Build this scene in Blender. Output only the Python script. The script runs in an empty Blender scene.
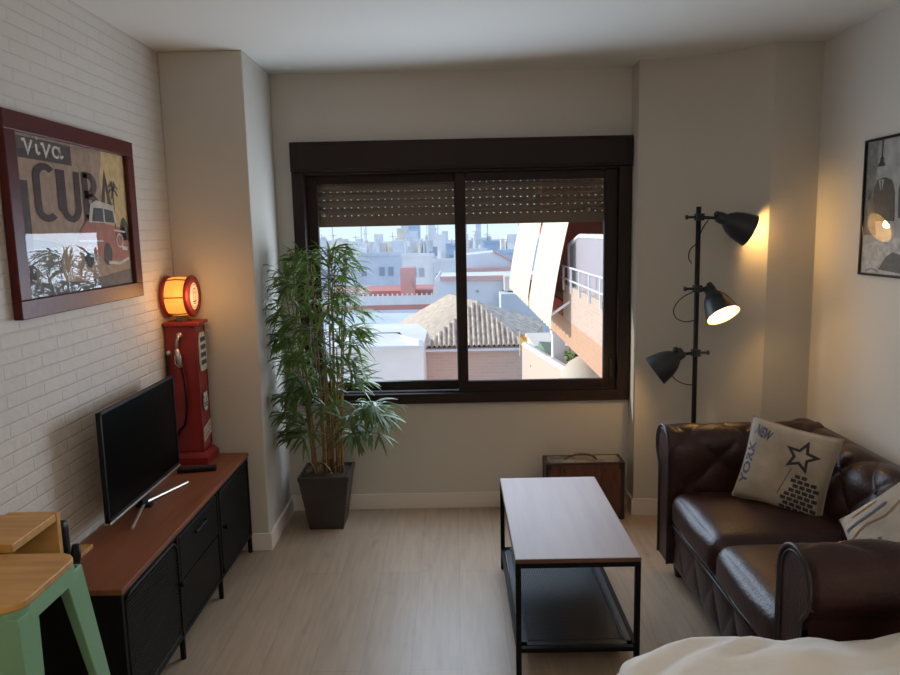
import bpy, math, random
from mathutils import Vector, Matrix, noise
random.seed(7)
SC = bpy.context.scene
COL = SC.collection
PI = math.pi

# ------------------------------------------------------------------ camera
CAM_R = Vector((0.99977882, 0.00317683, -0.02078981))
CAM_U = Vector((0.02012274, 0.14288971, 0.98953404))
CAM_W = Vector((-0.00611423, 0.98973352, -0.14279418))
CAM_P = Vector((0, 0, 1.6547))
FPX = 736.4
cam_data = bpy.data.cameras.new('camera')
cam_data.sensor_width = 36
cam_data.lens = FPX / 900 * 36
cam_data.clip_start = 0.05
cam_data.clip_end = 2000
cam = bpy.data.objects.new('camera', cam_data)
COL.objects.link(cam)
M = Matrix.Identity(4)
for i in range(3):
    M[i][0] = CAM_R[i]; M[i][1] = CAM_U[i]; M[i][2] = -CAM_W[i]; M[i][3] = CAM_P[i]
cam.matrix_world = M
SC.camera = cam

# ------------------------------------------------------------------ world, sun, area lights, exposure
SC.view_settings.view_transform = 'Standard'
SC.view_settings.look = 'None'
SC.view_settings.gamma = 1
SC.view_settings.use_curve_mapping = False
SC.view_settings.exposure = 0.0
world = bpy.data.worlds.new('sky')
SC.world = world
world.use_nodes = True
wn = world.node_tree
for n in list(wn.nodes): wn.nodes.remove(n)
wo = wn.nodes.new('ShaderNodeOutputWorld'); wb = wn.nodes.new('ShaderNodeBackground')
wtc = wn.nodes.new('ShaderNodeTexCoord'); wsx = wn.nodes.new('ShaderNodeSeparateXYZ'); wr = wn.nodes.new('ShaderNodeValToRGB')
wn.links.new(wtc.outputs['Generated'], wsx.inputs[0]); wn.links.new(wsx.outputs['Z'], wr.inputs[0])
wn.links.new(wr.outputs[0], wb.inputs[0]); wn.links.new(wb.outputs[0], wo.inputs[0])
wr.color_ramp.elements[0].position = 0.0; wr.color_ramp.elements[0].color = (0.70, 0.86, 0.93, 1)
wr.color_ramp.elements[1].position = 0.6; wr.color_ramp.elements[1].color = (0.46, 0.66, 1.0, 1)
e_ = wr.color_ramp.elements.new(0.10); e_.color = (0.56, 0.80, 0.94, 1)
wb.inputs['Strength'].default_value = 1.2
def lookrot(d):
    return Vector(d).normalized().to_track_quat('-Z', 'Y').to_euler()
sd = bpy.data.lights.new('sun', 'SUN'); sd.energy = 3.3; sd.angle = math.radians(0.6); sd.color = (1.0, 0.89, 0.75)
sun = bpy.data.objects.new('sun', sd); COL.objects.link(sun)
sun.rotation_euler = lookrot((1, -0.20, -0.45)); sun.location = (-20, 8, 12)
def area(name, loc, d, sx, sy, power, color):
    a = bpy.data.lights.new(name, 'AREA'); a.shape = 'RECTANGLE'; a.size = sx; a.size_y = sy; a.energy = power; a.color = color
    o = bpy.data.objects.new(name, a); COL.objects.link(o); o.location = loc; o.rotation_euler = lookrot(d)
    return o
# unseen fill light added behind the camera, aimed up; daylight entering by the window
area('rear_fill', (0.2, -0.7, 1.95), (0, -0.06, 1), 1.6, 0.9, 43, (1.0, 0.90, 0.78))
port = area('window_daylight_portal', (0.06, 4.60, 1.25), (0, -1, 0), 1.9, 1.2, 1, (1, 1, 1))
port.data.cycles.is_portal = True
area('window_skylight', (0.06, 4.20, 1.24), (-0.27, -1, -0.05), 1.55, 0.90, 33, (0.67, 0.82, 1.0))

# ------------------------------------------------------------------ helpers
def at(px, py, y):
    """world point on the plane at depth y seen at that place of the frame"""
    d = CAM_W * FPX + CAM_R * (px - 450) + CAM_U * (337.5 - py)
    return CAM_P + d * (y / d.y)

def mat(name, col, rough=0.6, metal=0.0, spec=0.5, bump=0.0, bscale=60.0, var=0.0, vscale=8.0, coat=0.0, stretch=(1, 1, 1), emit=None, estr=0.0, sheen=0.0, col2=None):
    m = bpy.data.materials.new(name); m.use_nodes = True
    nt = m.node_tree; b = nt.nodes['Principled BSDF']
    b.inputs['Base Color'].default_value = (*col, 1)
    b.inputs['Roughness'].default_value = rough
    b.inputs['Metallic'].default_value = metal
    b.inputs['Specular IOR Level'].default_value = spec
    if coat: b.inputs['Coat Weight'].default_value = coat; b.inputs['Coat Roughness'].default_value = 0.15
    if sheen: b.inputs['Sheen Weight'].default_value = sheen
    if emit: b.inputs['Emission Color'].default_value = (*emit, 1); b.inputs['Emission Strength'].default_value = estr
    tc = mp = None
    if bump or var:
        tc = nt.nodes.new('ShaderNodeNewGeometry'); mp = nt.nodes.new('ShaderNodeMapping')
        mp.inputs['Scale'].default_value = stretch
        nt.links.new(tc.outputs['Position'], mp.inputs[0])
    if var:
        nz = nt.nodes.new('ShaderNodeTexNoise'); nz.inputs['Scale'].default_value = vscale; nz.inputs['Detail'].default_value = 5
        nt.links.new(mp.outputs[0], nz.inputs['Vector'])
        rp = nt.nodes.new('ShaderNodeValToRGB')
        c2 = col2 or tuple(c * (1 + var) for c in col)
        c1 = col if col2 else tuple(c * (1 - var) for c in col)
        rp.color_ramp.elements[0].position = 0.3; rp.color_ramp.elements[0].color = (*c1, 1)
        rp.color_ramp.elements[1].position = 0.7; rp.color_ramp.elements[1].color = (*c2, 1)
        nt.links.new(nz.outputs['Fac'], rp.inputs[0]); nt.links.new(rp.outputs[0], b.inputs['Base Color'])
    if bump:
        nb = nt.nodes.new('ShaderNodeTexNoise'); nb.inputs['Scale'].default_value = bscale; nb.inputs['Detail'].default_value = 4
        nt.links.new(mp.outputs[0], nb.inputs['Vector'])
        bp = nt.nodes.new('ShaderNodeBump'); bp.inputs['Strength'].default_value = bump; bp.inputs['Distance'].default_value = 0.01
        nt.links.new(nb.outputs['Fac'], bp.inputs['Height']); nt.links.new(bp.outputs[0], b.inputs['Normal'])
    return m

class MB:
    def __init__(s): s.v = []; s.f = []
    def add(s, vs, fs):
        n = len(s.v); s.v += [tuple(p) for p in vs]; s.f += [tuple(i + n for i in f) for f in fs]; return s
    def box(s, x0, x1, y0, y1, z0, z1):
        return s.add([(x0,y0,z0),(x1,y0,z0),(x1,y1,z0),(x0,y1,z0),(x0,y0,z1),(x1,y0,z1),(x1,y1,z1),(x0,y1,z1)],
                     [(0,3,2,1),(4,5,6,7),(0,1,5,4),(1,2,6,5),(2,3,7,6),(3,0,4,7)])
    def prism(s, poly, z0, z1):
        n = len(poly)
        return s.add([(x, y, z0) for x, y in poly] + [(x, y, z1) for x, y in poly],
                     [tuple(range(n))[::-1], tuple(range(n, 2*n))] + [(i, (i+1) % n, n + (i+1) % n, n + i) for i in range(n)])
    def hull(s, a, b):
        """joins two equal polygons"""
        n = len(a)
        return s.add(list(a) + list(b), [tuple(range(n))[::-1], tuple(range(n, 2*n))] + [(i, (i+1) % n, n + (i+1) % n, n + i) for i in range(n)])
    def tube(s, pts, r, seg=8, closed=False, flat=1.0):
        pts = [Vector(p) for p in pts]; n = len(pts); ring = []
        up = None
        for i, p in enumerate(pts):
            if closed: t = pts[(i+1) % n] - pts[i-1]
            else: t = pts[min(i+1, n-1)] - pts[max(i-1, 0)]
            t.normalize()
            if up is None:
                up = Vector((0,0,1)) if abs(t.z) < 0.9 else Vector((1,0,0))
            a = t.cross(up).normalized(); b = a.cross(t).normalized(); up = b
            rr = r[i] if isinstance(r, (list, tuple)) else r
            ring.append([p + a * math.cos(2*PI*k/seg) * rr + b * math.sin(2*PI*k/seg) * rr * flat for k in range(seg)])
        vs = [q for rg in ring for q in rg]; fs = []
        for i in range(n if closed else n-1):
            j = (i+1) % n
            for k in range(seg):
                fs.append((i*seg+k, i*seg+(k+1) % seg, j*seg+(k+1) % seg, j*seg+k))
        if not closed: fs += [tuple(range(seg))[::-1], tuple((n-1)*seg + k for k in range(seg))]
        return s.add(vs, fs)
    def lathe(s, prof, o, ax, seg=32, cap=True):
        """prof: (radius, height along axis)"""
        ax = Vector(ax).normalized(); o = Vector(o)
        h = Vector((0,0,1)) if abs(ax.z) < 0.9 else Vector((1,0,0))
        a = ax.cross(h).normalized(); b = ax.cross(a).normalized()
        vs = []; fs = []
        for r, t in prof:
            for k in range(seg):
                vs.append(o + ax*t + a*r*math.cos(2*PI*k/seg) + b*r*math.sin(2*PI*k/seg))
        for i in range(len(prof)-1):
            for k in range(seg):
                fs.append((i*seg+k, i*seg+(k+1) % seg, (i+1)*seg+(k+1) % seg, (i+1)*seg+k))
        if cap:
            if prof[0][0] > 1e-6: fs.append(tuple(range(seg))[::-1])
            if prof[-1][0] > 1e-6: fs.append(tuple((len(prof)-1)*seg + k for k in range(seg)))
        return s.add(vs, fs)
    def sphere(s, c, r, seg=12, rings=8, sc=(1,1,1)):
        prof = [(max(1e-4, r*math.sin(PI*i/rings)), -r*math.cos(PI*i/rings)) for i in range(rings+1)]
        n = len(s.v); s.lathe(prof, (0,0,0), (0,0,1), seg, False)
        for i in range(n, len(s.v)):
            p = s.v[i]; s.v[i] = (c[0]+p[0]*sc[0], c[1]+p[1]*sc[1], c[2]+p[2]*sc[2])
        return s
    def grid(s, fn, nu, nv, wrapu=False):
        vs = [fn(i/(nu if wrapu else nu), j/nv) for j in range(nv+1) for i in range(nu+1)]
        fs = [(j*(nu+1)+i, j*(nu+1)+i+1, (j+1)*(nu+1)+i+1, (j+1)*(nu+1)+i) for j in range(nv) for i in range(nu)]
        return s.add(vs, fs)
    def obox(s, c, a, b, d):
        """box with half-axes a, b, d (vectors)"""
        c = Vector(c); a = Vector(a); b = Vector(b); d = Vector(d)
        P = [c-a-b-d, c+a-b-d, c+a+b-d, c-a+b-d, c-a-b+d, c+a-b+d, c+a+b+d, c-a+b+d]
        return s.add(P, [(0,3,2,1),(4,5,6,7),(0,1,5,4),(1,2,6,5),(2,3,7,6),(3,0,4,7)])
    def rbox(s, c, half, r, n=8, fn=None):
        """rounded box, subdivided; fn(p, u, v, w) may move its points"""
        cx, cy, cz = c; hx, hy, hz = half
        def pt(d):
            p = [d[0]*hx, d[1]*hy, d[2]*hz]
            q = [max(-h+r, min(h-r, t)) for t, h in zip(p, half)]
            v = Vector(p) - Vector(q)
            if v.length > 1e-9: v = v.normalized() * r
            o = Vector(q) + v
            if fn: o = fn(o, d)
            return (cx+o[0], cy+o[1], cz+o[2])
        def warp(t):   # more points near the edges
            return math.sin(t*PI/2)
        for ax in range(3):
            for sg in (-1, 1):
                def g(u, v):
                    a = warp(2*u-1); b = warp(2*v-1)
                    d = [0,0,0]; d[ax] = sg; d[(ax+1) % 3] = a * sg; d[(ax+2) % 3] = b
                    return pt(d)
                s.grid(g, n, n)
        return s

def wloc(o):
    v = Vector((0,0,0))
    while o: v += o.location; o = o.parent
    return v

def obj(name, mb, m, parent=None, smooth=False, bevel=0.0, subs=0, weld=False, kind=None, label=None):
    me = bpy.data.meshes.new(name)
    vs = mb.v
    if parent is not None: base = wloc(parent)
    else:
        xs = [p[0] for p in vs]; ys = [p[1] for p in vs]; zs = [p[2] for p in vs]
        base = Vector(((min(xs)+max(xs))/2, (min(ys)+max(ys))/2, min(zs)))
    me.from_pydata([tuple(Vector(p) - base) for p in vs], [], mb.f)
    me.update()
    if weld or smooth:
        import bmesh
        bm = bmesh.new(); bm.from_mesh(me)
        bmesh.ops.remove_doubles(bm, verts=bm.verts, dist=1e-5)
        bmesh.ops.recalc_face_normals(bm, faces=bm.faces)
        bm.to_mesh(me); bm.free()
    if smooth:
        for p in me.polygons: p.use_smooth = True
    me.materials.append(m)
    o = bpy.data.objects.new(name, me); COL.objects.link(o)
    if parent is not None: o.parent = parent
    else: o.location = base
    if bevel:
        b = o.modifiers.new('bevel', 'BEVEL'); b.width = bevel; b.segments = 2; b.limit_method = 'ANGLE'; b.angle_limit = math.radians(40)
    if kind: o['kind'] = kind
    if label: o['label'] = label
    return o

def tag(o, label, cat, group=None, kind=None):
    o['label'] = label; o['category'] = cat
    if group: o['group'] = group
    if kind: o['kind'] = kind
    return o

def thing(name, loc, label, cat, group=None):
    o = bpy.data.objects.new(name, None); COL.objects.link(o); o.location = loc; o.empty_display_size = 0.1
    return tag(o, label, cat, group)

def struct(name, mb, m, parent=None, **k):
    return obj(name, mb, m, parent, kind=None if parent else 'structure', **k)

def ribbon(pts, w, closed=False):
    """flat 2-D stroke -> (verts2d, faces)"""
    pts = [Vector((p[0], p[1])) for p in pts]; n = len(pts); vs = []; fs = []
    for i, p in enumerate(pts):
        if closed: a = pts[i-1]; b = pts[(i+1) % n]
        else: a = pts[max(i-1, 0)]; b = pts[min(i+1, n-1)]
        d1 = (p - a); d2 = (b - p)
        if d1.length < 1e-9: d1 = d2
        if d2.length < 1e-9: d2 = d1
        d1.normalize(); d2.normalize(); t = d1 + d2
        if t.length < 1e-6: t = d1
        t.normalize(); nn = Vector((-t.y, t.x)); k = 1 / max(0.4, nn.dot(Vector((-d1.y, d1.x))))
        vs += [p + nn*w/2*k, p - nn*w/2*k]
    for i in range(n if closed else n-1):
        j = (i+1) % n; fs.append((2*i, 2*i+1, 2*j+1, 2*j))
    return vs, fs

def dens(pts, step, closed=False):
    out = []; n = len(pts)
    for i in range(n if closed else n-1):
        a = Vector(pts[i]); b = Vector(pts[(i+1) % n]); k = max(1, int((b-a).length/step))
        out += [a + (b-a)*j/k for j in range(k)]
    if not closed: out.append(Vector(pts[-1]))
    return out

def arc(cx, cy, rx, ry, a0, a1, n=14):
    return [(cx + rx*math.cos(math.radians(a0+(a1-a0)*i/n)), cy + ry*math.sin(math.radians(a0+(a1-a0)*i/n))) for i in range(n+1)]

def flat(mb, items, S):
    for vs, fs in items: mb.add([S(p[0], p[1]) for p in vs], fs)
    return mb
def poly(pts): return [Vector(p) for p in pts], [tuple(range(len(pts)))]

BOLD = [0.0]
def text2d(s, h=1.0):
    cu = bpy.data.curves.new('t', 'FONT'); cu.body = s; cu.size = 1; cu.resolution_u = 3; cu.offset = BOLD[0]
    o = bpy.data.objects.new('t', cu); COL.objects.link(o)
    bpy.context.view_layer.update()
    me = o.to_mesh()
    vs = [Vector((v.co.x, v.co.y)) for v in me.vertices]; fs = [tuple(p.vertices) for p in me.polygons]
    o.to_mesh_clear(); bpy.data.objects.remove(o); bpy.data.curves.remove(cu)
    x0 = min(v.x for v in vs); x1 = max(v.x for v in vs); y0 = min(v.y for v in vs); y1 = max(v.y for v in vs)
    return [Vector(((v.x-x0)/(x1-x0), (v.y-y0)/(y1-y0))) for v in vs], fs
def text_in(s, x0, y0, x1, y1):
    vs, fs = text2d(s)
    return [Vector((x0+(x1-x0)*v.x, y0+(y1-y0)*v.y)) for v in vs], fs

def copy_tree(o, parent=None):
    c = o.copy(); COL.objects.link(c); c.parent = parent
    for ch in list(o.children): copy_tree(ch, c)
    return c

# ------------------------------------------------------------------ materials of the room
def brick_mat(name, c1, c2, mortar, bw, bh, ms, axes='yz', bump=0.5, rough=0.7, offs=0.5, nbump=0.3):
    m = mat(name, c1, rough); nt = m.node_tree; b = nt.nodes['Principled BSDF']
    g = nt.nodes.new('ShaderNodeNewGeometry'); sx = nt.nodes.new('ShaderNodeSeparateXYZ'); cb = nt.nodes.new('ShaderNodeCombineXYZ')
    nt.links.new(g.outputs['Position'], sx.inputs[0])
    nt.links.new(sx.outputs[axes[0].upper()], cb.inputs[0]); nt.links.new(sx.outputs[axes[1].upper()], cb.inputs[1])
    nz0 = nt.nodes.new('ShaderNodeTexNoise'); nz0.inputs['Scale'].default_value = 9; nt.links.new(g.outputs['Position'], nz0.inputs['Vector'])
    mx = nt.nodes.new('ShaderNodeVectorMath'); mx.operation = 'MULTIPLY_ADD'; mx.inputs[1].default_value = (ms*0.9,)*3
    nt.links.new(nz0.outputs['Color'], mx.inputs[0]); nt.links.new(cb.outputs[0], mx.inputs[2])
    br = nt.nodes.new('ShaderNodeTexBrick'); br.offset = offs
    br.inputs['Color1'].default_value = (*c1, 1); br.inputs['Color2'].default_value = (*c2, 1); br.inputs['Mortar'].default_value = (*mortar, 1)
    br.inputs['Scale'].default_value = 1; br.inputs['Mortar Size'].default_value = ms; br.inputs['Mortar Smooth'].default_value = 0.6
    br.inputs['Brick Width'].default_value = bw; br.inputs['Row Height'].default_value = bh
    nt.links.new(mx.outputs[0], br.inputs['Vector']); nt.links.new(br.outputs['Color'], b.inputs['Base Color'])
    nz = nt.nodes.new('ShaderNodeTexNoise'); nz.inputs['Scale'].default_value = 22; nz.inputs['Detail'].default_value = 5
    nt.links.new(g.outputs['Position'], nz.inputs['Vector'])
    ma = nt.nodes.new('ShaderNodeMath'); ma.operation = 'MULTIPLY_ADD'; ma.inputs[1].default_value = nbump
    inv = nt.nodes.new('ShaderNodeMath'); inv.operation = 'SUBTRACT'; inv.inputs[0].default_value = 1
    nt.links.new(br.outputs['Fac'], inv.inputs[1]); nt.links.new(nz.outputs['Fac'], ma.inputs[0]); nt.links.new(inv.outputs[0], ma.inputs[2])
    bp = nt.nodes.new('ShaderNodeBump'); bp.inputs['Strength'].default_value = bump; bp.inputs['Distance'].default_value = 0.01
    nt.links.new(ma.outputs[0], bp.inputs['Height']); nt.links.new(bp.outputs[0], b.inputs['Normal'])
    return m

def floor_mat():
    m = mat('laminate_floor', (0.36,0.32,0.27), 0.42, spec=0.6); nt = m.node_tree; b = nt.nodes['Principled BSDF']
    g = nt.nodes.new('ShaderNodeNewGeometry'); sx = nt.nodes.new('ShaderNodeSeparateXYZ'); cb = nt.nodes.new('ShaderNodeCombineXYZ')
    nt.links.new(g.outputs['Position'], sx.inputs[0]); nt.links.new(sx.outputs['Y'], cb.inputs[0]); nt.links.new(sx.outputs['X'], cb.inputs[1])
    br = nt.nodes.new('ShaderNodeTexBrick'); br.offset = 0.37
    br.inputs['Color1'].default_value = (0.400,0.300,0.215,1); br.inputs['Color2'].default_value = (0.372,0.278,0.198,1); br.inputs['Mortar'].default_value = (0.25,0.20,0.16,1)
    br.inputs['Scale'].default_value = 1; br.inputs['Mortar Size'].default_value = 0.0012; br.inputs['Brick Width'].default_value = 1.3; br.inputs['Row Height'].default_value = 0.192
    nt.links.new(cb.outputs[0], br.inputs['Vector'])
    mp = nt.nodes.new('ShaderNodeMapping'); mp.inputs['Scale'].default_value = (16, 1.3, 1); nt.links.new(g.outputs['Position'], mp.inputs[0])
    nz = nt.nodes.new('ShaderNodeTexNoise'); nz.inputs['Scale'].default_value = 2.6; nz.inputs['Detail'].default_value = 8; nz.inputs['Distortion'].default_value = 0.6
    nt.links.new(mp.outputs[0], nz.inputs['Vector'])
    rp = nt.nodes.new('ShaderNodeValToRGB'); rp.color_ramp.elements[0].position = 0.28; rp.color_ramp.elements[0].color = (0.88,0.86,0.84,1)
    rp.color_ramp.elements[1].position = 0.66; rp.color_ramp.elements[1].color = (1.06,1.06,1.06,1); nt.links.new(nz.outputs['Fac'], rp.inputs[0])
    mx = nt.nodes.new('ShaderNodeMix'); mx.data_type = 'RGBA'; mx.blend_type = 'MULTIPLY'; mx.inputs[0].default_value = 1
    nt.links.new(br.outputs['Color'], mx.inputs[6]); nt.links.new(rp.outputs[0], mx.inputs[7])
    # scattered darker knots
    mpk = nt.nodes.new('ShaderNodeMapping'); mpk.inputs['Scale'].default_value = (5, 2.2, 1); nt.links.new(g.outputs['Position'], mpk.inputs[0])
    nk = nt.nodes.new('ShaderNodeTexNoise'); nk.inputs['Scale'].default_value = 1.6; nk.inputs['Detail'].default_value = 3; nt.links.new(mpk.outputs[0], nk.inputs['Vector'])
    rk = nt.nodes.new('ShaderNodeValToRGB'); rk.color_ramp.elements[0].position = 0.64; rk.color_ramp.elements[0].color = (1,1,1,1)
    rk.color_ramp.elements[1].position = 0.82; rk.color_ramp.elements[1].color = (0.62,0.55,0.48,1); nt.links.new(nk.outputs['Fac'], rk.inputs[0])
    mk = nt.nodes.new('ShaderNodeMix'); mk.data_type = 'RGBA'; mk.blend_type = 'MULTIPLY'; mk.inputs[0].default_value = 1
    nt.links.new(mx.outputs[2], mk.inputs[6]); nt.links.new(rk.outputs[0], mk.inputs[7]); nt.links.new(mk.outputs[2], b.inputs['Base Color'])
    bp = nt.nodes.new('ShaderNodeBump'); bp.inputs['Strength'].default_value = 0.12; bp.inputs['Distance'].default_value = 0.004
    nt.links.new(nz.outputs['Fac'], bp.inputs['Height']); nt.links.new(bp.outputs[0], b.inputs['Normal'])
    return m

def glass_mat(name='window_glass', tint=(1,1,1), gl=1.0):
    m = bpy.data.materials.new(name); m.use_nodes = True; nt = m.node_tree
    for n in list(nt.nodes): nt.nodes.remove(n)
    o = nt.nodes.new('ShaderNodeOutputMaterial'); mx = nt.nodes.new('ShaderNodeMixShader')
    t = nt.nodes.new('ShaderNodeBsdfTransparent'); t.inputs[0].default_value = (*tint, 1)
    g = nt.nodes.new('ShaderNodeBsdfGlossy'); g.inputs['Roughness'].default_value = 0.01
    f = nt.nodes.new('ShaderNodeFresnel')
    gg = nt.nodes.new('ShaderNodeNewGeometry'); io = nt.nodes.new('ShaderNodeMath'); io.operation = 'MULTIPLY_ADD'   # the same 1.5 from both sides
    io.inputs[1].default_value = -0.83333; io.inputs[2].default_value = 1.5
    nt.links.new(gg.outputs['Backfacing'], io.inputs[0]); nt.links.new(io.outputs[0], f.inputs[0])
    k = nt.nodes.new('ShaderNodeMath'); k.operation = 'MULTIPLY'; k.inputs[1].default_value = gl
    nt.links.new(f.outputs[0], k.inputs[0]); nt.links.new(k.outputs[0], mx.inputs[0])
    nt.links.new(t.outputs[0], mx.inputs[1]); nt.links.new(g.outputs[0], mx.inputs[2]); nt.links.new(mx.outputs[0], o.inputs[0])
    return m

def wood_mat(name, c1, c2, rough=0.4, stretch=(2, 30, 30), scale=1.5, coat=0.0, spec=0.5):
    m = mat(name, c1, rough, coat=coat, spec=spec, var=0.3, vscale=scale, stretch=stretch, col2=c2, bump=0.06, bscale=scale*2)
    return m

W_PAINT = mat('greige_wall_paint', (0.61,0.565,0.51), 0.85, bump=0.05, bscale=120)
C_PAINT = mat('column_paint', (0.56,0.515,0.45), 0.85, bump=0.05, bscale=120)
R_PAINT = mat('pale_wall_paint', (0.66,0.63,0.58), 0.85, bump=0.06, bscale=90)
CEIL = mat('ceiling_paint', (0.74,0.72,0.67), 0.9)
SKIRT = mat('skirting_paint', (0.76,0.69,0.63), 0.5)
BRICK = brick_mat('white_painted_brick', (0.67,0.605,0.53), (0.65,0.585,0.51), (0.63,0.565,0.495), 0.215, 0.047, 0.0050, 'yz', 0.42, 0.62, 0.5, 1.1)
FRAME = mat('dark_brown_aluminium', (0.022,0.011,0.009), 0.45, spec=0.25)
BLACK = mat('black_steel', (0.006,0.005,0.005), 0.5, spec=0.15)
BLACKP = mat('black_plastic', (0.006,0.006,0.006), 0.45, spec=0.25)
GLASS = glass_mat()
PGLASS = glass_mat('picture_glass', gl=1.1)

# ------------------------------------------------------------------ the room shell
XL, XR, YB, ZC = -1.41, 1.847, 4.27, 2.541
struct('floor', MB().box(-1.75, 2.15, -2.75, 4.44, -0.12, 0.0), floor_mat())
struct('ceiling', MB().box(-1.75, 2.15, -2.75, 4.44, ZC, ZC+0.12), CEIL)
struct('wall_left', MB().box(XL-0.2, XL, -2.6, 4.44, 0, ZC), BRICK)
struct('wall_right', MB().box(XR, XR+0.2, -2.6, 4.44, 0, ZC), R_PAINT)
struct('wall_rear', MB().box(XL, XR, -2.75, -2.6, 0, ZC), R_PAINT)
OX0, OX1, OZ0, OZ1 = -0.88, 1.0, 0.67, 2.15     # window hole
wb_ = MB().box(XL, OX0, YB, YB+0.17, 0, ZC).box(OX1, XR, YB, YB+0.17, 0, ZC).box(OX0, OX1, YB, YB+0.17, 0, OZ0).box(OX0, OX1, YB, YB+0.17, OZ1, ZC)
struct('wall_back', wb_, W_PAINT)
struct('wall_column_left', MB().box(XL, -1.0, 3.71, YB, 0, ZC), C_PAINT, bevel=0.006)
def curve_face(off=0.0, n=24):
    out = []
    for i in range(n+1):
        u = i/n; x = 1.02+.59*u; y = 4.11-.315*(u**2.1); out.append((x, y-off))
    return out
cr_ = struct('wall_column_right', MB().prism(([(1.02, YB)] + curve_face() + [(XR, 3.79), (XR, YB)])[::-1], 0, ZC), C_PAINT, smooth=True)
for p_ in cr_.data.polygons: p_.use_smooth = len(p_.vertices) == 4
cr_.data.set_sharp_from_angle(angle=math.radians(20))
# skirting boards
SH, ST = 0.095, 0.014
struct('baseboard_back', MB().box(-1.0, 1.02, YB-ST, YB, 0, SH), SKIRT, bevel=0.003)
struct('baseboard_left', MB().box(XL, -1.0+ST, 3.71-ST, 3.71, 0, SH).box(-1.0, -1.0+ST, 3.71, YB-ST, 0, SH), SKIRT, bevel=0.003)
struct('baseboard_right', MB().box(1.02-ST, 1.02, 4.11-ST, YB-ST, 0, SH).prism(([(1.02-ST, 4.11)] + [(1.02-ST, 4.11-ST)] + curve_face(ST)[1:-1] + [(1.61, 3.795-ST), (XR, 3.79-ST), (XR, 3.79)] + curve_face()[::-1])[::-1], 0, SH), SKIRT)

# ------------------------------------------------------------------ window
win = bpy.data.objects.new('window_1', None); COL.objects.link(win); win.location = (0.057, YB, 0.65); win['kind'] = 'structure'
FX0, FX1, FZ0, FZ1 = -0.900, 1.014, 0.655, 2.163
f = MB()
f.box(FX0, -0.835, 4.225, 4.36, FZ0, 2.0); f.box(0.945, FX1, 4.225, 4.36, FZ0, 2.0)
f.box(-0.835, 0.945, 4.225, 4.36, FZ0, 0.715); f.box(-0.835, 0.945, 4.235, 4.36, 1.985, 2.0)
f.box(-0.835, 0.945, 4.262, 4.268, 0.715, 0.722)
obj('window_frame', f, FRAME, win, bevel=0.004)
obj('shutter_cassette', MB().box(FX0, FX1, 4.205, 4.36, 2.0, FZ1).box(-0.86, 0.975, 4.198, 4.206, 2.012, 2.148), FRAME, win, bevel=0.004)
def sash(x0, x1, y, z0, z1, wl, wr):
    m = MB().box(x0, x0+wl, y, y+0.035, z0, z1).box(x1-wr, x1, y, y+0.035, z0, z1).box(x0+wl, x1-wr, y, y+0.035, z0, z0+0.055).box(x0+wl, x1-wr, y, y+0.035, z1-0.05, z1)
    s_ = obj('window_sash', m, FRAME, win, bevel=0.004)
    obj('window_pane', MB().add([(x0+wl-.004,y+.017,z0+.05),(x1-wr+.004,y+.017,z0+.05),(x1-wr+.004,y+.017,z1-.045),(x0+wl-.004,y+.017,z1-.045)], [(0,1,2,3)]), GLASS, s_)
    return s_
s1 = sash(-0.835, 0.065, 4.300, 0.722, 1.985, 0.062, 0.050)
s2 = sash(0.020, 0.945, 4.262, 0.722, 1.985, 0.058, 0.075)
obj('sash_handle', MB().box(0.905, 0.925, 4.247, 4.263, 0.78, 0.92).box(0.909, 0.921, 4.232, 4.250, 0.80, 0.90), FRAME, s2, bevel=0.003)
# roller shutter outside the panes
SL = mat('shutter_slat', (0.13,0.085,0.055), 0.5)
sm = MB(); x0, x1 = -0.87, 0.985
zz = 1.705
sm.box(x0, x1, 4.405, 4.425, zz-0.012, zz+0.050); zz += 0.050
first = True
while zz < 2.15:
    xx = x0
    while xx < x1:      # bridges between the slats leave light slots
        sm.box(xx, min(x1, xx+0.0335), 4.412, 4.418, zz-0.001, zz+0.0052); xx += 0.040
    zz += 0.0042
    vs = []; prof = [(4.408, 0), (4.402, 0.012), (4.402, 0.030), (4.408, 0.042), (4.420, 0.042), (4.420, 0)]
    sm.add([(x0, p, zz+q) for p, q in prof] + [(x1, p, zz+q) for p, q in prof], [(i, (i+1) % 6, 6+(i+1) % 6, 6+i) for i in range(6)] + [(0,1,2,3,4,5)[::-1], (6,7,8,9,10,11)])
    zz += 0.042
obj('roller_shutter', sm, SL, win)
for xs in (-0.76, 0.80):
    obj('shutter_stop', MB().lathe([(0.012,0),(0.012,0.02),(0.006,0.028)], (xs, 4.404, 1.765), (0,-1,0), 12), mat('stop_rubber', (0.25,0.22,0.20), 0.5), win, smooth=True)
obj('window_ledge', MB().box(-0.95, 1.07, 4.44, 4.56, 0.60, 0.665), mat('outer_sill', (0.5,0.42,0.36), 0.7), win, bevel=0.004)

# ------------------------------------------------------------------ city outside
GZ = -16.0
struct('ground', MB().add([(-400,4.7,GZ),(400,4.7,GZ),(400,1500,GZ),(-400,1500,GZ)], [(0,1,2,3)]), mat('street_ground', (0.50,0.50,0.50), 0.9))
def cmat(name, col, var=0.08, vs=0.4): return mat(name, col, 0.9, var=var, vscale=vs)
GLZ = mat('city_window_dark', (0.38,0.42,0.50), 0.6)
PAL = dict(white=cmat('city_white', (0.84,0.82,0.82)), cream=cmat('city_cream', (0.80,0.72,0.62)), lilac=cmat('city_lilac', (0.76,0.76,0.82)),  # city tones paled, with distance haze mixed into the colours
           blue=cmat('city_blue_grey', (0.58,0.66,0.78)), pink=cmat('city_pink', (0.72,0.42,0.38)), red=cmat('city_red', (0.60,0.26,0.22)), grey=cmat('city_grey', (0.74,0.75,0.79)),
           haze=cmat('city_haze_blue', (0.50,0.60,0.74)))
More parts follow.
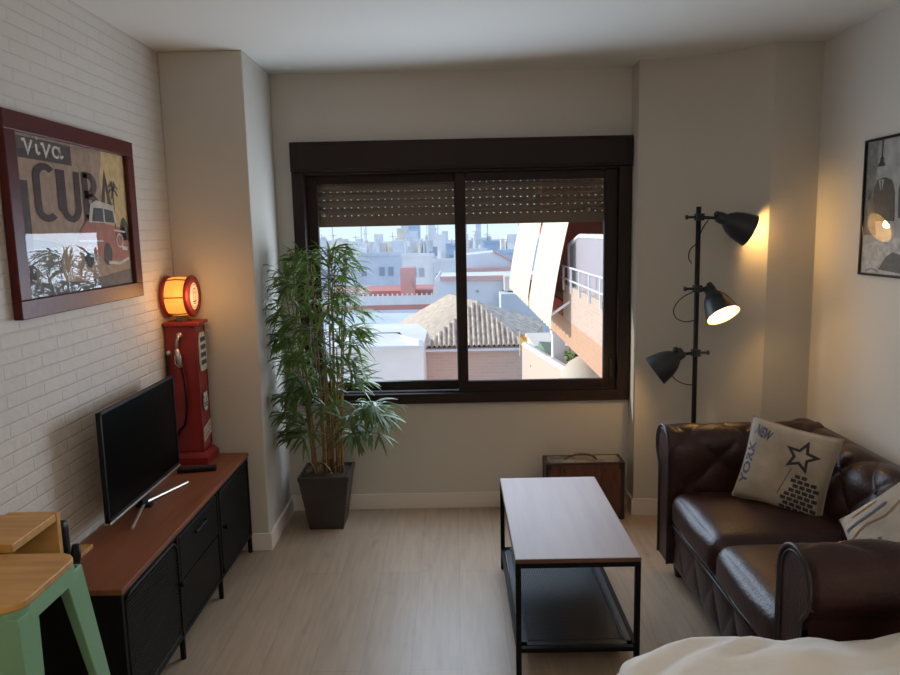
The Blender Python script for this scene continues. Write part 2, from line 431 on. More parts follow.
def building(px0, px1, ptop, Y, depth, c, label, rows=0, cols=0, wtop=0.0, parap=0.25, extra=None, roofc=None):
    a = at(px0, ptop, Y); b = at(px1, ptop, Y); zt = (a.z+b.z)/2
    t = thing('building', ((a.x+b.x)/2, Y+depth/2, GZ), label, 'building', 'city buildings beyond the window')
    obj('wall', MB().box(a.x, b.x, Y, Y+depth, GZ, zt), PAL[c], t)
    k = Y/60.0
    if parap: obj('parapet', MB().box(a.x-0.1*k, b.x+0.1*k, Y-0.1*k, Y+0.15*k, zt, zt+parap*k), PAL[roofc or c], t)
    wdt = b.x-a.x
    for r in range(rows):
        for q in range(cols):
            cx = a.x + wdt*(q+0.5)/cols; hh = 0.55*k; z1 = zt - wtop*k - 0.5*k - r*1.6*k
            if (r*7+q*5+int(px0)) % 3: obj('window', MB().box(cx-0.22*k, cx+0.22*k, Y-0.05*k, Y+0.02*k, z1-hh*1.3, z1), GLZ, t)
    for e in (extra or []):
        e(t, a, b, zt, k)
    return t
def hut(u0, u1, h, c, d=2.0):
    def fn(t, a, b, zt, k):
        w = b.x-a.x
        obj('roof_room', MB().box(a.x+w*u0, a.x+w*u1, t.location.y-0.3*k, t.location.y+d*k, zt, zt+h*k), PAL[c], t)
    return fn
def bits(seed, n, f=1.0):
    def fn(t, a, b, zt, k):
        q = random.Random(seed); w = b.x-a.x
        for i in range(n):
            u = q.uniform(.02, .9); ww = q.uniform(.04, .12)*w; hh = q.uniform(.5, 1.6)*k*f; yy = t.location.y + q.uniform(-4, 2)
            obj('roof_box', MB().box(a.x+w*u, a.x+w*u+ww, yy, yy+1.5*k, zt, zt+hh), PAL[q.choice(('white','white','cream','lilac','grey'))], t)
        for i in range(n//2):
            x = a.x+w*q.uniform(.05,.95); yy = t.location.y+q.uniform(-3,1); hh = q.uniform(1.2, 2.2)*k*f
            obj('antenna', MB().box(x-.03*k, x+.03*k, yy, yy+.06*k, zt, zt+hh).box(x-.3*k, x+.3*k, yy, yy+.05*k, zt+hh*.8, zt+hh*.8+.05*k), PAL['grey'], t)
    return fn
def mast(u, h):
    def fn(t, a, b, zt, k):
        x = a.x+(b.x-a.x)*u; y = t.location.y
        obj('antenna', MB().box(x-0.04*k, x+0.04*k, y, y+0.08*k, zt, zt+h*k).box(x-0.5*k, x+0.5*k, y, y+0.06*k, zt+h*0.8*k, zt+h*0.8*k+0.06*k).box(x-0.35*k, x+0.35*k, y, y+0.06*k, zt+h*0.62*k, zt+h*0.62*k+0.06*k), PAL['grey'], t)
    return fn
# far tower
ta = at(401, 216, 520); tb = at(419, 216, 520)
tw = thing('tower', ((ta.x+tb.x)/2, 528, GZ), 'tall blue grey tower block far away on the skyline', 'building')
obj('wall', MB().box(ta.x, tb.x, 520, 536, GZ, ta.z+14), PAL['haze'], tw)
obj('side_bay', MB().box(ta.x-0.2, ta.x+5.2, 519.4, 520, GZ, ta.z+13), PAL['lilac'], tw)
fl = MB()
for i in range(18): fl.box(ta.x+5.5, tb.x-0.6, 519.6, 520, 3+i*2.4, 4.1+i*2.4)
obj('window_bands', fl, PAL['blue'], tw)
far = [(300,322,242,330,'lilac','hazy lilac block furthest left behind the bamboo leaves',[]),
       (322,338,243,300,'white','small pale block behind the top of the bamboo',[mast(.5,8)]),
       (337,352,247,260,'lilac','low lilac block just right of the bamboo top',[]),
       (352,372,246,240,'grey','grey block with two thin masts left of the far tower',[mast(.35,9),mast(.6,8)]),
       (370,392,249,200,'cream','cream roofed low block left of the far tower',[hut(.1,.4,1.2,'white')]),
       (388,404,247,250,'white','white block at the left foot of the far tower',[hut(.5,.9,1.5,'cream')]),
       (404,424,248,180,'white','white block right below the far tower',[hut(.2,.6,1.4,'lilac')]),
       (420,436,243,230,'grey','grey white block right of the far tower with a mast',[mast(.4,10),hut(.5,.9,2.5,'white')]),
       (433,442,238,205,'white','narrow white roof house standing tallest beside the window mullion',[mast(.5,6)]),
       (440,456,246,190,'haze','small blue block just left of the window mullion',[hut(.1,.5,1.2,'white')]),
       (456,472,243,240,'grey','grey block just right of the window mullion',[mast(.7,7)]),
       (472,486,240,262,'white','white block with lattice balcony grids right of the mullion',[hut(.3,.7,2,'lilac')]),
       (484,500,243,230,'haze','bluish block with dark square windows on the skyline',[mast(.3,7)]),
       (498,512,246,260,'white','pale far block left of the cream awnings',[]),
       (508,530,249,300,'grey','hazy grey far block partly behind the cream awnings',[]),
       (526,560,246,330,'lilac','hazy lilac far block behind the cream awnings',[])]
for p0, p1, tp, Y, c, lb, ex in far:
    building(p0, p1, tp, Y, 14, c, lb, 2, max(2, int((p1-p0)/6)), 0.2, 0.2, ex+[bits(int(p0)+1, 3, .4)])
for p0, p1, tp, Y, c, lb in ((60,120,262,140,'white','white block far to the left of the window view, lower of two'), (130,190,254,170,'cream','cream block far to the left of the window view'), (200,290,258,150,'lilac','long lilac block left of the window view')):
    building(p0, p1, tp, Y, 14, c, lb, 2, 5, .3, .3, [bits(int(p0), 4, .6)])
mid = [(300,349,259,120,12,'lilac','broad lilac apartment block behind the bamboo',3,5,[hut(.55,.75,1.2,'cream')]),
       (350,404,256,134,12,'lilac','wide lilac white block with rooftop water tanks left of the pink hut',3,6,[hut(.1,.25,1.0,'white'),hut(.5,.62,1.0,'cream'),hut(.75,.95,1.2,'white')]),
       (402,433,257,108,12,'grey','pale grey block directly behind the pink roof hut',3,4,[hut(.3,.6,1.4,'white')]),
       (434,462,262,95,12,'white','white block with small awnings left of the mullion',2,3,[hut(.1,.4,2.2,'white')]),
       (462,486,252,100,12,'white','bright white house with ribbed front right of the mullion',1,4,[]),
       (499,532,253,150,12,'blue','blue white stepped block below the skyline beside the awnings',3,4,[hut(.3,.8,1.5,'white')])]
for p0, p1, tp, Y, d, c, lb, r, q, ex in mid:
    building(p0, p1, tp, Y, d, c, lb, r, q, 0.4, 0.3, ex+[bits(int(p0), 6)])
# terrace block with red roof deck and white railing
ta = at(318, 291, 70); tb = at(456, 291, 70); zt = ta.z
t = thing('terrace_building', ((ta.x+tb.x)/2, 76, GZ), 'terrace block with red roof deck, pink hut and white railing', 'building')
obj('wall', MB().box(ta.x, tb.x, 70, 82, GZ, at(390,310,70).z), PAL['lilac'], t)
obj('roof_deck', MB().box(ta.x, tb.x, 70, 82, at(390,310,70).z, at(390,305,70).z), PAL['red'], t)
rl = MB(); zr = at(390,305,70).z; zr1 = at(390,294,70).z
rl.box(ta.x, tb.x-1, 70.0, 70.15, zr, zr+(zr1-zr)*0.82)
n = 26
for i in range(n): rl.box(ta.x+(tb.x-1-ta.x)*i/n, ta.x+(tb.x-1-ta.x)*i/n+0.14, 69.9, 70.2, zr, zr1)
obj('terrace_wall', rl, PAL['white'], t)
obj('red_terrace', MB().box(ta.x, tb.x, 74, 82, zr, at(390,291,74).z), PAL['red'], t)
h0 = at(400,268,73); h1 = at(414,268,73)
obj('pink_hut', MB().box(h0.x, h1.x, 73, 76, zr, h0.z), PAL['pink'], t)
h2 = at(397,284,72.5); h3 = at(418,284,72.5)
obj('hut_base', MB().hull([(h2.x,72.5,zr),(h3.x,72.5,zr),(h3.x,73,zr),(h2.x,73,zr)], [(h2.x+1,72.5,h2.z+.3),(h3.x-.8,72.5,h2.z+.3),(h3.x-.8,73,h2.z+.3),(h2.x+1,73,h2.z+.3)]), PAL['pink'], t)
h0 = at(431,272,71); h1 = at(440,272,71)
obj('white_stair_house', MB().hull([(h0.x,71,zr),(h1.x,71,zr),(h1.x,74,zr),(h0.x,74,zr)], [(h0.x+.3,71,h0.z-.8),(h1.x,71,h0.z),(h1.x,74,h0.z),(h0.x+.3,74,h0.z-.8)]), PAL['white'], t)
h0 = at(440,276,71); h1 = at(457,276,71)
obj('blue_awning_house', MB().box(h0.x, h1.x, 71, 74, zr, h0.z), PAL['blue'], t)
for i in range(3): obj('window', MB().box(h0.x+0.2+i*0.55, h0.x+0.5+i*0.55, 70.9, 71, zr+1.0, h0.z-0.2), GLZ, t)
# white gabled building right of the mullion
ga = at(466,277,62); gb = at(528,277,62)
t = thing('gabled_building', ((ga.x+gb.x)/2, 66, GZ), 'pale grey building with long sloping roof edge above the blue grey wall', 'building')
pa = [at(466,279,62), at(528,279,62), at(522,267,62), at(496,252,62), at(466,255,62)]
obj('wall', MB().hull([tuple(q) for q in pa], [(q.x, 68, q.z) for q in pa]), PAL['grey'], t)
obj('roof_edge', MB().tube([at(493,251,61.9), at(522,266,61.9)], 0.10, 6), PAL['pink'], t)
obj('eave', MB().box(at(466,270,61.5).x, at(528,270,61.5).x, 61.3, 62, at(500,271,61.5).z, at(500,267.5,61.5).z), PAL['pink'], t)
# big blue grey blank wall
ba = at(440,279,52); bb = at(600,279,52)
t = thing('blank_wall_building', ((ba.x+bb.x)/2, 56, GZ), 'large blank blue grey shaded wall behind the tiled roof', 'building')
obj('wall', MB().box(ba.x, bb.x, 52, 60, GZ, ba.z), cmat('blank_wall_blue', (0.78,0.80,0.84)), t)
obj('eave', MB().box(ba.x, bb.x, 51.7, 52, ba.z-0.12, ba.z+0.18), PAL['pink'], t)
for px_, py_ in ((476,291),(502,291),(506,291)):
    q = at(px_, py_, 51.9); obj('window', MB().box(q.x, q.x+0.2, 51.9, 52, q.z-0.1, q.z+0.06), GLZ, t)
q = at(504,276,51); q2 = at(518,290,51)
obj('corner_shed', MB().box(q.x, q2.x+0.6, 50.4, 52, q2.z, q.z), PAL['cream'], t)
q = at(500,293,50); q2 = at(590,303,50)
obj('low_annex', MB().box(q.x, q2.x, 49, 52, GZ, q.z), cmat('annex_blue', (0.72,0.75,0.80)), t)
# building with blue grey slanted roof on the left
t = thing('slanted_roof_building', (at(372,312,55).x, 57, GZ), 'pale building with blue grey slanted roof left of the tiled roof', 'building')
pa = [at(300,313,55), at(452,313,55)]; pb = [at(452,338,44), at(300,338,44)]
obj('roof', MB().hull([tuple(pa[0]), tuple(pa[1]), tuple(pb[0]), tuple(pb[1])], [tuple(q - Vector((0,0,0.4))) for q in (pa[0], pa[1], pb[0], pb[1])]), cmat('slant_blue', (0.62,0.68,0.74)), t)
obj('wall', MB().box(pb[1].x, pb[0].x, 44.2, 55, GZ, pb[0].z-0.4), PAL['lilac'], t)
# white terrace in front, left
t = thing('white_terrace_building', (at(372,345,33).x, 36, GZ), 'white low terrace building left of the pink walled house', 'building')
q0 = at(300,350,33); q1 = at(423,350,33)
obj('wall', MB().box(q0.x, q1.x, 33, 42, GZ, q0.z), PAL['white'], t)
obj('terrace_parapet', MB().box(q0.x, q1.x, 32.8, 33, q0.z, q0.z+0.12), PAL['grey'], t)
q2 = at(345,335,38); q3 = at(400,335,38)
obj('upper_parapet', MB().box(q0.x, q3.x, 38, 38.3, q0.z, q2.z), PAL['lilac'], t)
obj('side_parapet', MB().hull([(q3.x-.2,38,q0.z),(q3.x,38,q0.z),(q1.x,33,q0.z),(q1.x-.2,33,q0.z)], [(q3.x-.2,38,q2.z),(q3.x,38,q2.z),(q1.x,33,q0.z+.35),(q1.x-.2,33,q0.z+.35)]), PAL['white'], t)
# tiled hip roof house
t = thing('tiled_roof_house', (1.0, 39, GZ), 'house with pinkish walls and ridged clay tile hip roof', 'building')
Y0, Y1 = 36.0, 45.0
eL, eR, ze = -1.62, 3.55, -4.09
ap = Vector((1.15, 38.9, -2.12)); ap2 = Vector((-0.25, 44.5, -2.20))
eBL = Vector((-3.4, 45.5, -4.0)); eBR = Vector((5.6, 45.0, -4.0))
P1 = Vector((eL, Y0, ze)); P2 = Vector((eR, Y0, ze))
TILE = mat('clay_tile', (0.66,0.54,0.43), 0.85, var=0.35, vscale=3.0)
TILE2 = mat('plain_tile', (0.74,0.60,0.46), 0.85, var=0.15, vscale=3.0)
def tileplane(A, B, C, D, n, m_, name):
    """rows of round tiles running from edge AB up to edge CD"""
    mb = MB(); nn = (B-A).cross(D-A).normalized()
    if nn.z < 0: nn = -nn
    seg = 4
    for i in range(n):
        for j in range(seg):
            u0 = (i+j/seg)/n; u1 = (i+(j+1)/seg)/n
            h0 = abs(math.sin(PI*j/seg))*0.13; h1 = abs(math.sin(PI*(j+1)/seg))*0.13
            a = A.lerp(B, u0)+nn*h0; b = A.lerp(B, u1)+nn*h1; c = D.lerp(C, u1)+nn*h1; d = D.lerp(C, u0)+nn*h0
            mb.add([a, b, c, d], [(0,1,2,3)])
    return obj(name, mb, m_, t)
# front slope: tiles run up parallel to the fall; clipped to the triangle by the hips
mb = MB(); n = 21; seg = 6
for i in range(n*seg):
    u0 = i/(n*seg); u1 = (i+1)/(n*seg)
    def tp(u):
        x = eL+(eR-eL)*u
        k = (x-eL)/(ap.x-eL) if x < ap.x else (eR-x)/(eR-ap.x)
        return Vector((x, Y0, ze)), Vector((x, Y0+(ap.y-Y0)*k, ze+(ap.z-ze)*k))
    h0 = abs(math.sin(PI*((i % seg)/seg)))*0.20; h1 = abs(math.sin(PI*((i % seg)+1)/seg))*0.20
    a, d = tp(u0); b, c = tp(u1); up_ = Vector((0,-0.4,0.9))
    mb.add([a+up_*h0, b+up_*h1, c+up_*h1, d+up_*h0], [(0,1,2,3)])
obj('front_roof_slope', mb, TILE, t)
tileplane(P1, eBL, ap2, ap, 24, TILE2, 'left_roof_slope')
tileplane(eBR, P2, ap, ap2, 24, TILE, 'right_roof_slope')
obj('hip_tiles', MB().tube([P1, ap], 0.10, 6).tube([P2, ap], 0.10, 6).tube([ap, ap2], 0.10, 6), TILE2, t)
obj('wall', MB().prism([(eL+.12,Y0+.15),(eR-.25,Y0+.15),(5.4,44.8),(-2.6,44.8)], GZ, ze+0.02), brick_mat('pink_brick', (0.66,0.46,0.38), (0.62,0.42,0.35), (0.66,0.52,0.45), 0.5, 0.16, 0.02, 'xz', 0.1, 0.9), t)
obj('gutter', MB().box(eL-.05, eR+.05, Y0-.12, Y0+.05, ze-.14, ze-.02), PAL['lilac'], t)
obj('drainpipe', MB().box(eL+.1, eL+.2, Y0, Y0+.1, GZ, ze), PAL['grey'], t)
# orange brick apartment block on the right
ORB = brick_mat('orange_brick', (0.66,0.38,0.24), (0.62,0.35,0.22), (0.64,0.44,0.32), 0.24, 0.07, 0.008, 'yz', 0.1, 0.9)
BGB = brick_mat('beige_brick', (0.66,0.50,0.40), (0.62,0.46,0.37), (0.66,0.55,0.46), 0.24, 0.07, 0.008, 'yz', 0.1, 0.9)
REDW = mat('red_wall', (0.50,0.10,0.06), 0.85)
t = thing('apartment_block', (5.5, 19, GZ), 'orange brick apartment block with balconies and cream awnings close on the right', 'building')
obj('wall', MB().box(3.4, 9, 9.0, 29, -0.9, 6.0), REDW, t)
obj('lower_wall', MB().box(6.5, 9, 9.0, 29, GZ, -0.9), PAL['white'], t)
obj('balcony_slab', MB().box(2.5, 3.4, 9.0, 28.4, -0.90, -0.34), ORB, t, bevel=0.01)
obj('balcony_parapet', MB().box(2.5, 2.68, 9.0, 16.8, -0.34, 0.42), BGB, t)
obj('upper_balcony_slab', MB().box(2.5, 3.4, 9.0, 28.4, 1.80, 2.35), ORB, t)
obj('partition_wall', MB().box(2.56, 3.4, 16.85, 17.05, -0.34, 1.8), REDW, t)
obj('low_balcony_rail', MB().box(2.5, 2.58, 17.05, 28.4, -0.34, 0.0), REDW, t)
WH = mat('white_metal', (0.8,0.8,0.8), 0.5)
rl = MB()
for z in (0.55, 0.82): rl.box(2.46, 2.49, 9.0, 16.8, z, z+0.03)
k = 9.2
while k < 16.9: rl.box(2.455, 2.495, k, k+0.05, 0.30, 0.84); k += 1.05
obj('railing', rl, WH, t)
gp = MB().add([(2.60,9.0,0.42),(2.60,16.5,0.42),(2.60,16.5,1.30),(2.60,15.2,1.50),(2.60,9.0,1.50)], [(0,1,2,3,4)])
gp.add([(2.64,9.0,0.42),(2.64,16.5,0.42),(2.64,16.5,1.30),(2.64,15.2,1.50),(2.64,9.0,1.50)], [(0,1,2,3,4)])
obj('balcony_screen', gp, mat('screen_grey', (0.46,0.42,0.47), 0.5), t)
obj('screen_frame', MB().tube([(2.6,16.5,0.42),(2.6,16.5,1.30),(2.6,15.2,1.50),(2.6,9.0,1.50)], 0.05, 6), WH, t)
obj('dark_window', MB().box(3.36, 3.4, 12.5, 14.0, 1.55, 1.79), GLZ, t)
AWN = mat('cream_canvas', (0.80,0.72,0.55), 0.8, bump=0.1, bscale=4)
for (ya, yb, lb) in ((15.7, 20.2, 0), (20.6, 27.4, 0)):
    mb = MB(); n = 26
    def fa(u, v):
        y = ya+(yb-ya)*u; x = 2.50-0.42*v - 0.03*math.sin(v*PI); z = 2.0-2.2*v
        return (x, y, z)
    mb.grid(fa, n, 8)
    def fs(u, v):
        y = ya+(yb-ya)*u; x = 2.08; z = -0.2-0.24*v - (0.06*abs(math.sin(u*PI*9)) if v > .5 else 0)
        return (x, y, z)
    mb.grid(fs, 54, 2)
    aw = obj('awning', mb, AWN, t)
    obj('awning_arm', MB().tube([(2.5, ya+.1, 0.1), (2.09, ya+.1, -0.18)], 0.03, 6), WH, aw)
# lower terrace with small things, seen below the awnings
A_ = at(522,346,32); B_ = at(580,384,17)
t = thing('terrace_wall', ((A_.x+B_.x)/2, 24, GZ), 'beige terrace wall with grey coping running under the balconies', 'wall')
d_ = Vector((B_.x-A_.x, B_.y-A_.y, 0)).normalized(); n_ = Vector((-d_.y, d_.x, 0))*0.25
pl = [(A_.x,A_.y),(B_.x,B_.y),(B_.x+abs(n_.x),B_.y),(A_.x+abs(n_.x),A_.y)]
obj('wall', MB().hull([(x,y,GZ) for x,y in pl], [(pl[0][0],pl[0][1],A_.z),(pl[1][0],pl[1][1],B_.z),(pl[2][0],pl[2][1],B_.z),(pl[3][0],pl[3][1],A_.z)]), mat('beige_render', (0.76,0.56,0.45), 0.9), t)
obj('coping', MB().tube([A_+Vector((.12,0,.05)), B_+Vector((.12,0,.05))], 0.14, 6), PAL['grey'], t)
q = at(560,335,24); q1 = at(548,334,24)
c0 = at(553,334,23); c1 = at(565,334,23)
tag(obj('pillar', MB().box(c0.x, c1.x, 23, 23.4, GZ, c0.z).box(c0.x-.04, c1.x+.04, 22.96, 23.44, c0.z, c0.z+.08), mat('white_render', (0.95,0.94,0.93), 0.9)), 'white sunlit square pillar below the orange balcony', 'pillar')
# parasol
pc = at(589, 357, 17); pr = 0.62
t = thing('parasol', (pc.x, 17.4, -4.2), 'beige rounded parasol below the brick balcony', 'parasol')
pm = MB().lathe([(0.001, 0), (0.2, -0.06), (0.42, -0.2), (0.58, -0.42), (0.66, -0.62), (0.63, -0.62), (0.4, -0.25), (0.001, -0.08)], (pc.x, 17.4, pc.z), (0,0,1), 16, False)
obj('canopy', pm, mat('beige_cloth', (0.66,0.60,0.50), 0.8), t, smooth=True)
obj('pole', MB().tube([(pc.x,17.4,-4.2),(pc.x,17.4,pc.z-.05)], 0.03, 8), WH, t)
# plants and small awnings on the lower terrace
gq = at(543, 345, 28.5)
t = thing('small_awning', (gq.x, 27, gq.z-1.2), 'small green awning on the lower terrace beside the white pillar', 'awning')
obj('canopy', MB().hull([(gq.x-.55,28.1,gq.z-.75),(gq.x+.15,27.9,gq.z-.35),(gq.x+.40,28.5,gq.z+.1),(gq.x-.15,28.5,gq.z+.15)], [(gq.x-.55,28.1,gq.z-.80),(gq.x+.15,27.9,gq.z-.40),(gq.x+.40,28.5,gq.z+.05),(gq.x-.15,28.5,gq.z+.1)]), mat('green_canvas', (0.34,0.52,0.40), 0.8), t)
fq = at(522, 343, 33)
t = thing('flag', (fq.x, 33, fq.z-.5), 'yellow and red flag hanging beside the tiled roof', 'flag')
obj('pole', MB().tube([(fq.x-.1,33,fq.z-.6),(fq.x-.1,33,fq.z+.55)], 0.02, 6), WH, t)
obj('cloth', MB().grid(lambda u,v: (fq.x-.1+.32*u, 33+.06*math.sin(6*u), fq.z+.5-.75*v-.25*u), 8, 4), mat('flag_orange', (0.85,0.38,0.08), 0.8), t)
obj('yellow_band', MB().grid(lambda u,v: (fq.x-.1+.32*u, 32.97+.06*math.sin(6*u), fq.z+.30-.35*v-.25*u), 8, 4), mat('flag_yellow', (0.90,0.72,0.20), 0.8), t)
hb = at(542, 352, 30); hb1 = at(560, 352, 30)
t = thing('street_block', ((hb.x+hb1.x)/2, 31, GZ), 'small low house with dark openings between flag and pillar', 'building')
obj('wall', MB().box(hb.x-.3, hb1.x+1.5, 30, 34, GZ, at(545,346,30).z), PAL['cream'], t)
for i in range(4): obj('window', MB().box(hb.x-.1+i*.28, hb.x+.04+i*.28, 29.95, 30, at(545,356,30).z, at(545,350,30).z), PAL['red'] if i % 2 else GLZ, t)
gp_ = MB()
for i in range(60):
    a = random.uniform(0, 2*PI); r = random.uniform(0, .34); c = at(576,351,21)
    p = Vector((c.x+r*math.cos(a), 21+r*math.sin(a), c.z-.3+random.uniform(-.1,.38)*(1-r)))
    q1 = Vector((random.uniform(-.1,.1), random.uniform(-.1,.1), random.uniform(-.05,.12))); q2 = Vector((random.uniform(-.05,.05), .05, random.uniform(-.05,.05)))
    gp_.add([p-q1-q2, p+q1-q2, p+q1+q2, p-q1+q2], [(0,1,2,3)])
c = at(574,351,21)
t = thing('potted_shrub', (c.x, 21, c.z-.9), 'small green shrub in a red tub on the lower terrace', 'plant')
obj('foliage', gp_, mat('shrub_green', (0.22,0.34,0.12), 0.8), t)
obj('tub', MB().lathe([(0.18,0),(0.25,.35),(0.27,.40),(0.20,.40)], (c.x+.12, 21, c.z-.75), (0,0,1), 14), mat('red_tub', (0.72,0.30,0.20), 0.8), t, smooth=True)
tag(obj('planter_ledge', MB().box(c.x-.20, c.x+1.6, 20.6, 21.6, GZ, c.z-.75), PAL['white']), 'white ledge carrying the shrub under the balcony', 'ledge')

# ------------------------------------------------------------------ tv bench
BT = wood_mat('bench_top_wood', (0.25,0.085,0.038), (0.20,0.066,0.029), 0.45, (24, 2, 24), 1.6, spec=0.3)
BX0, BX1, BY0, BY1 = -1.40, -1.085, 2.215, 3.695
t = thing('tv_bench', ((BX0+BX1)/2, (BY0+BY1)/2, 0), 'long black mesh metal tv bench with reddish brown wooden top along the brick wall', 'tv bench')
obj('top', MB().box(BX0, BX1+0.004, BY0, BY1, 0.520, 0.540), BT, t, bevel=0.003)
bd = MB().box(BX0, BX1-0.018, BY0+.004, BY0+.016, 0.09, 0.52).box(BX0, BX1-0.018, BY1-.016, BY1-.004, 0.09, 0.52).box(BX0, BX1-.012, BY0+.004, BY1-.004, 0.09, 0.103)
bd.box(BX0, BX0+.01, BY0, BY1, .09, .52).box(BX0, BX1-.03, 2.70, 2.71, .103, .52).box(BX0, BX1-.03, 3.185, 3.195, .103, .52)
obj('body', bd, BLACK, t)
DARKM = mat('black_mesh_metal', (0.020,0.016,0.013), 0.5, spec=0.2)
obj('shelf', MB().box(BX0+.02, BX1-.03, BY0+.02, BY1-.02, 0.30, 0.312), mat('inner_shelf', (0.035,0.033,0.032), 0.5), t)
fr = MB()
for y in (BY0+.002, 2.695, 3.180, BY1-.022): fr.box(BX1-.022, BX1-.002, y, y+.020, 0.09, 0.52)
fr.box(BX1-.022, BX1-.004, BY0, BY1, .502, .520).box(BX1-.022, BX1-.004, BY0, BY1, .09, .108)
obj('front_frame', fr, BLACK, t, bevel=0.002)
for y in (BY0+.012, 2.705, 3.19, BY1-.012):
    obj('leg', MB().tube([(BX1-.014, y, 0.0), (BX1-.014, y, 0.10)], 0.011, 10), BLACK, t)
    obj('leg', MB().tube([(BX0+.02, y, 0.0), (BX0+.02, y, 0.10)], 0.011, 10), BLACK, t)
def rrect(y0, y1, z0, z1, r, n=6):
    P = []
    for cy, cz, a0 in ((y1-r, z1-r, 0), (y0+r, z1-r, 90), (y0+r, z0+r, 180), (y1-r, z0+r, 270)):
        for i in range(n+1):
            a = math.radians(a0+90*i/n); P.append((cy+r*math.cos(a), cz+r*math.sin(a)))
    return P
def mesh_door(y0, y1, hinge):
    x = BX1-.004
    P = rrect(y0, y1, 0.118, 0.497, 0.045)
    d = obj('door', MB().tube([(x, y, z) for y, z in P], 0.0065, 8, True), BLACK, t, smooth=True)
    m = MB(); z = .124
    def span(z):
        if z > .497-.045: k = .045-math.sqrt(max(0, .045**2-(z-.452)**2))
        elif z < .118+.045: k = .045-math.sqrt(max(0, .045**2-(z-.163)**2))
        else: k = 0
        return y0+k, y1-k
    while z < .494:
        a, b = span(z); m.box(x-.004, x+.001, a, b, z, z+.0055); z += .0125
    yy = y0+.03
    while yy < y1-.02: m.box(x-.006, x-.003, yy, yy+.0025, .122, .494); yy += .0125
    obj('mesh_panel', m, DARKM, d)
    obj('knob', MB().lathe([(0.004,0),(0.004,.012),(.011,.014),(.012,.022),(.002,.026)], (x+.004, hinge, .33), (1,0,0), 14), BLACK, d, smooth=True)
mesh_door(BY0+.026, 2.690, 2.668)
mesh_door(3.206, BY1-.026, 3.228)
dr = obj('drawer', MB().box(BX1-.020, BX1-.003, 2.72, 3.176, .318, .498), BLACK, t, bevel=.004)
obj('pull', MB().tube([(BX1-.002, 2.88, .455), (BX1+.008, 2.885, .45), (BX1+.008, 3.01, .45), (BX1-.002, 3.015, .455)], .005, 8), BLACK, dr)
mesh2 = MB(); z = .114
while z < .305: mesh2.box(BX1-.012, BX1-.006, 2.72, 3.176, z, z+.0055); z += .0125
obj('lower_mesh_panel', mesh2, DARKM, t)

# ------------------------------------------------------------------ television
SCR = mat('tv_screen', (0.002,0.002,0.0025), 0.25, spec=0.04)
SILV = mat('brushed_silver', (0.62,0.57,0.50), 0.3, metal=0.85)
TX, TY0, TY1, TZ0, TZ1 = -1.285, 2.58, 3.285, 0.610, 1.033
t = thing('television', (TX, 2.93, 0.54), 'black flat screen television with silver v shaped feet on the bench', 'television')
obj('housing', MB().box(TX-.016, TX-.002, TY0, TY1, TZ0, TZ1).box(TX-.05, TX-.016, TY0+.12, TY1-.12, TZ0+.04, TZ0+.28), BLACKP, t, bevel=.004)
obj('screen', MB().box(TX-.002, TX+.0005, TY0+.010, TY1-.010, TZ0+.018, TZ1-.010), SCR, t)
obj('bezel', MB().box(TX-.002, TX+.003, TY0, TY0+.010, TZ0, TZ1).box(TX-.002, TX+.003, TY1-.010, TY1, TZ0, TZ1).box(TX-.002, TX+.003, TY0, TY1, TZ1-.010, TZ1).box(TX-.002, TX+.003, TY0, TY1, TZ0+.006, TZ0+.018), BLACKP, t)
obj('bottom_trim', MB().box(TX-.02, TX+.006, TY0, TY1, TZ0-.002, TZ0+.006), SILV, t, bevel=.001)
obj('foot', MB().tube([(-1.258, 2.70, .546), (-1.312, 2.95, .556), (-1.232, 3.23, .546)], .0065, 8), SILV, t)
obj('neck', MB().box(-1.322, -1.302, 2.91, 2.99, .551, .61).box(-1.345, -1.28, 2.935, 2.965, .540, .552), BLACKP, t)
# remote control and dark box
t = thing('remote_control', (-1.17, 3.40, 0.54), 'slim black remote control lying before the red pump', 'remote control')
obj('body', MB().obox((-1.248, 3.405, .5505), (.088,.018,0), (-.0052,.022,0), (0,0,.0095)), BLACKP, t, bevel=.004)
bt = MB()
for i in range(7):
    for j in (-1, 1): bt.obox((-1.308+.020*i, 3.392+.0041*i+.008*j, .5605), (.005,.001,0), (0,.003,0), (0,0,.0015))
obj('buttons', bt, mat('button_grey', (0.10,0.10,0.10), 0.5), t)

# ------------------------------------------------------------------ red petrol pump cabinet with globe lamp
RED = mat('red_lacquer', (0.25,0.014,0.011), 0.38, var=0.15, vscale=14)
REDD = mat('dark_red_lacquer', (0.22,0.014,0.012), 0.38)
CHR = mat('worn_chrome', (0.55,0.52,0.48), 0.3, metal=0.8)
LBL = mat('aged_label', (0.55,0.50,0.40), 0.6, var=0.2, vscale=50)
INK = mat('dark_ink', (0.05,0.045,0.045), 0.7)
PX0, PX1, PY0, PY1 = -1.406, -1.252, 3.548, 3.672
t = thing('petrol_pump_cabinet', ((PX0+PX1)/2, 3.61, .54), 'tall red retro petrol pump cabinet with black hose on the bench end', 'cabinet')
obj('base', MB().box(PX0, -1.226, 3.520, 3.700, .54, .578).hull([(PX0,3.522,.578),(-1.228,3.522,.578),(-1.228,3.698,.578),(PX0,3.698,.578)], [(PX0,3.54,.60),(-1.244,3.54,.60),(-1.244,3.68,.60),(PX0,3.68,.60)]), RED, t, bevel=.003)
obj('body', MB().box(PX0, PX1, PY0, PY1, .60, 1.228), RED, t, bevel=.006)
obj('lid', MB().box(PX0, -1.235, 3.535, 3.690, 1.228, 1.246), RED, t, bevel=.003)
obj('door_edge', MB().box(PX1-.012, PX1+.004, PY0-.002, PY0+.006, .61, 1.22).box(PX1-.012, PX1+.004, PY1-.006, PY1+.002, .61, 1.22), REDD, t, bevel=.001)
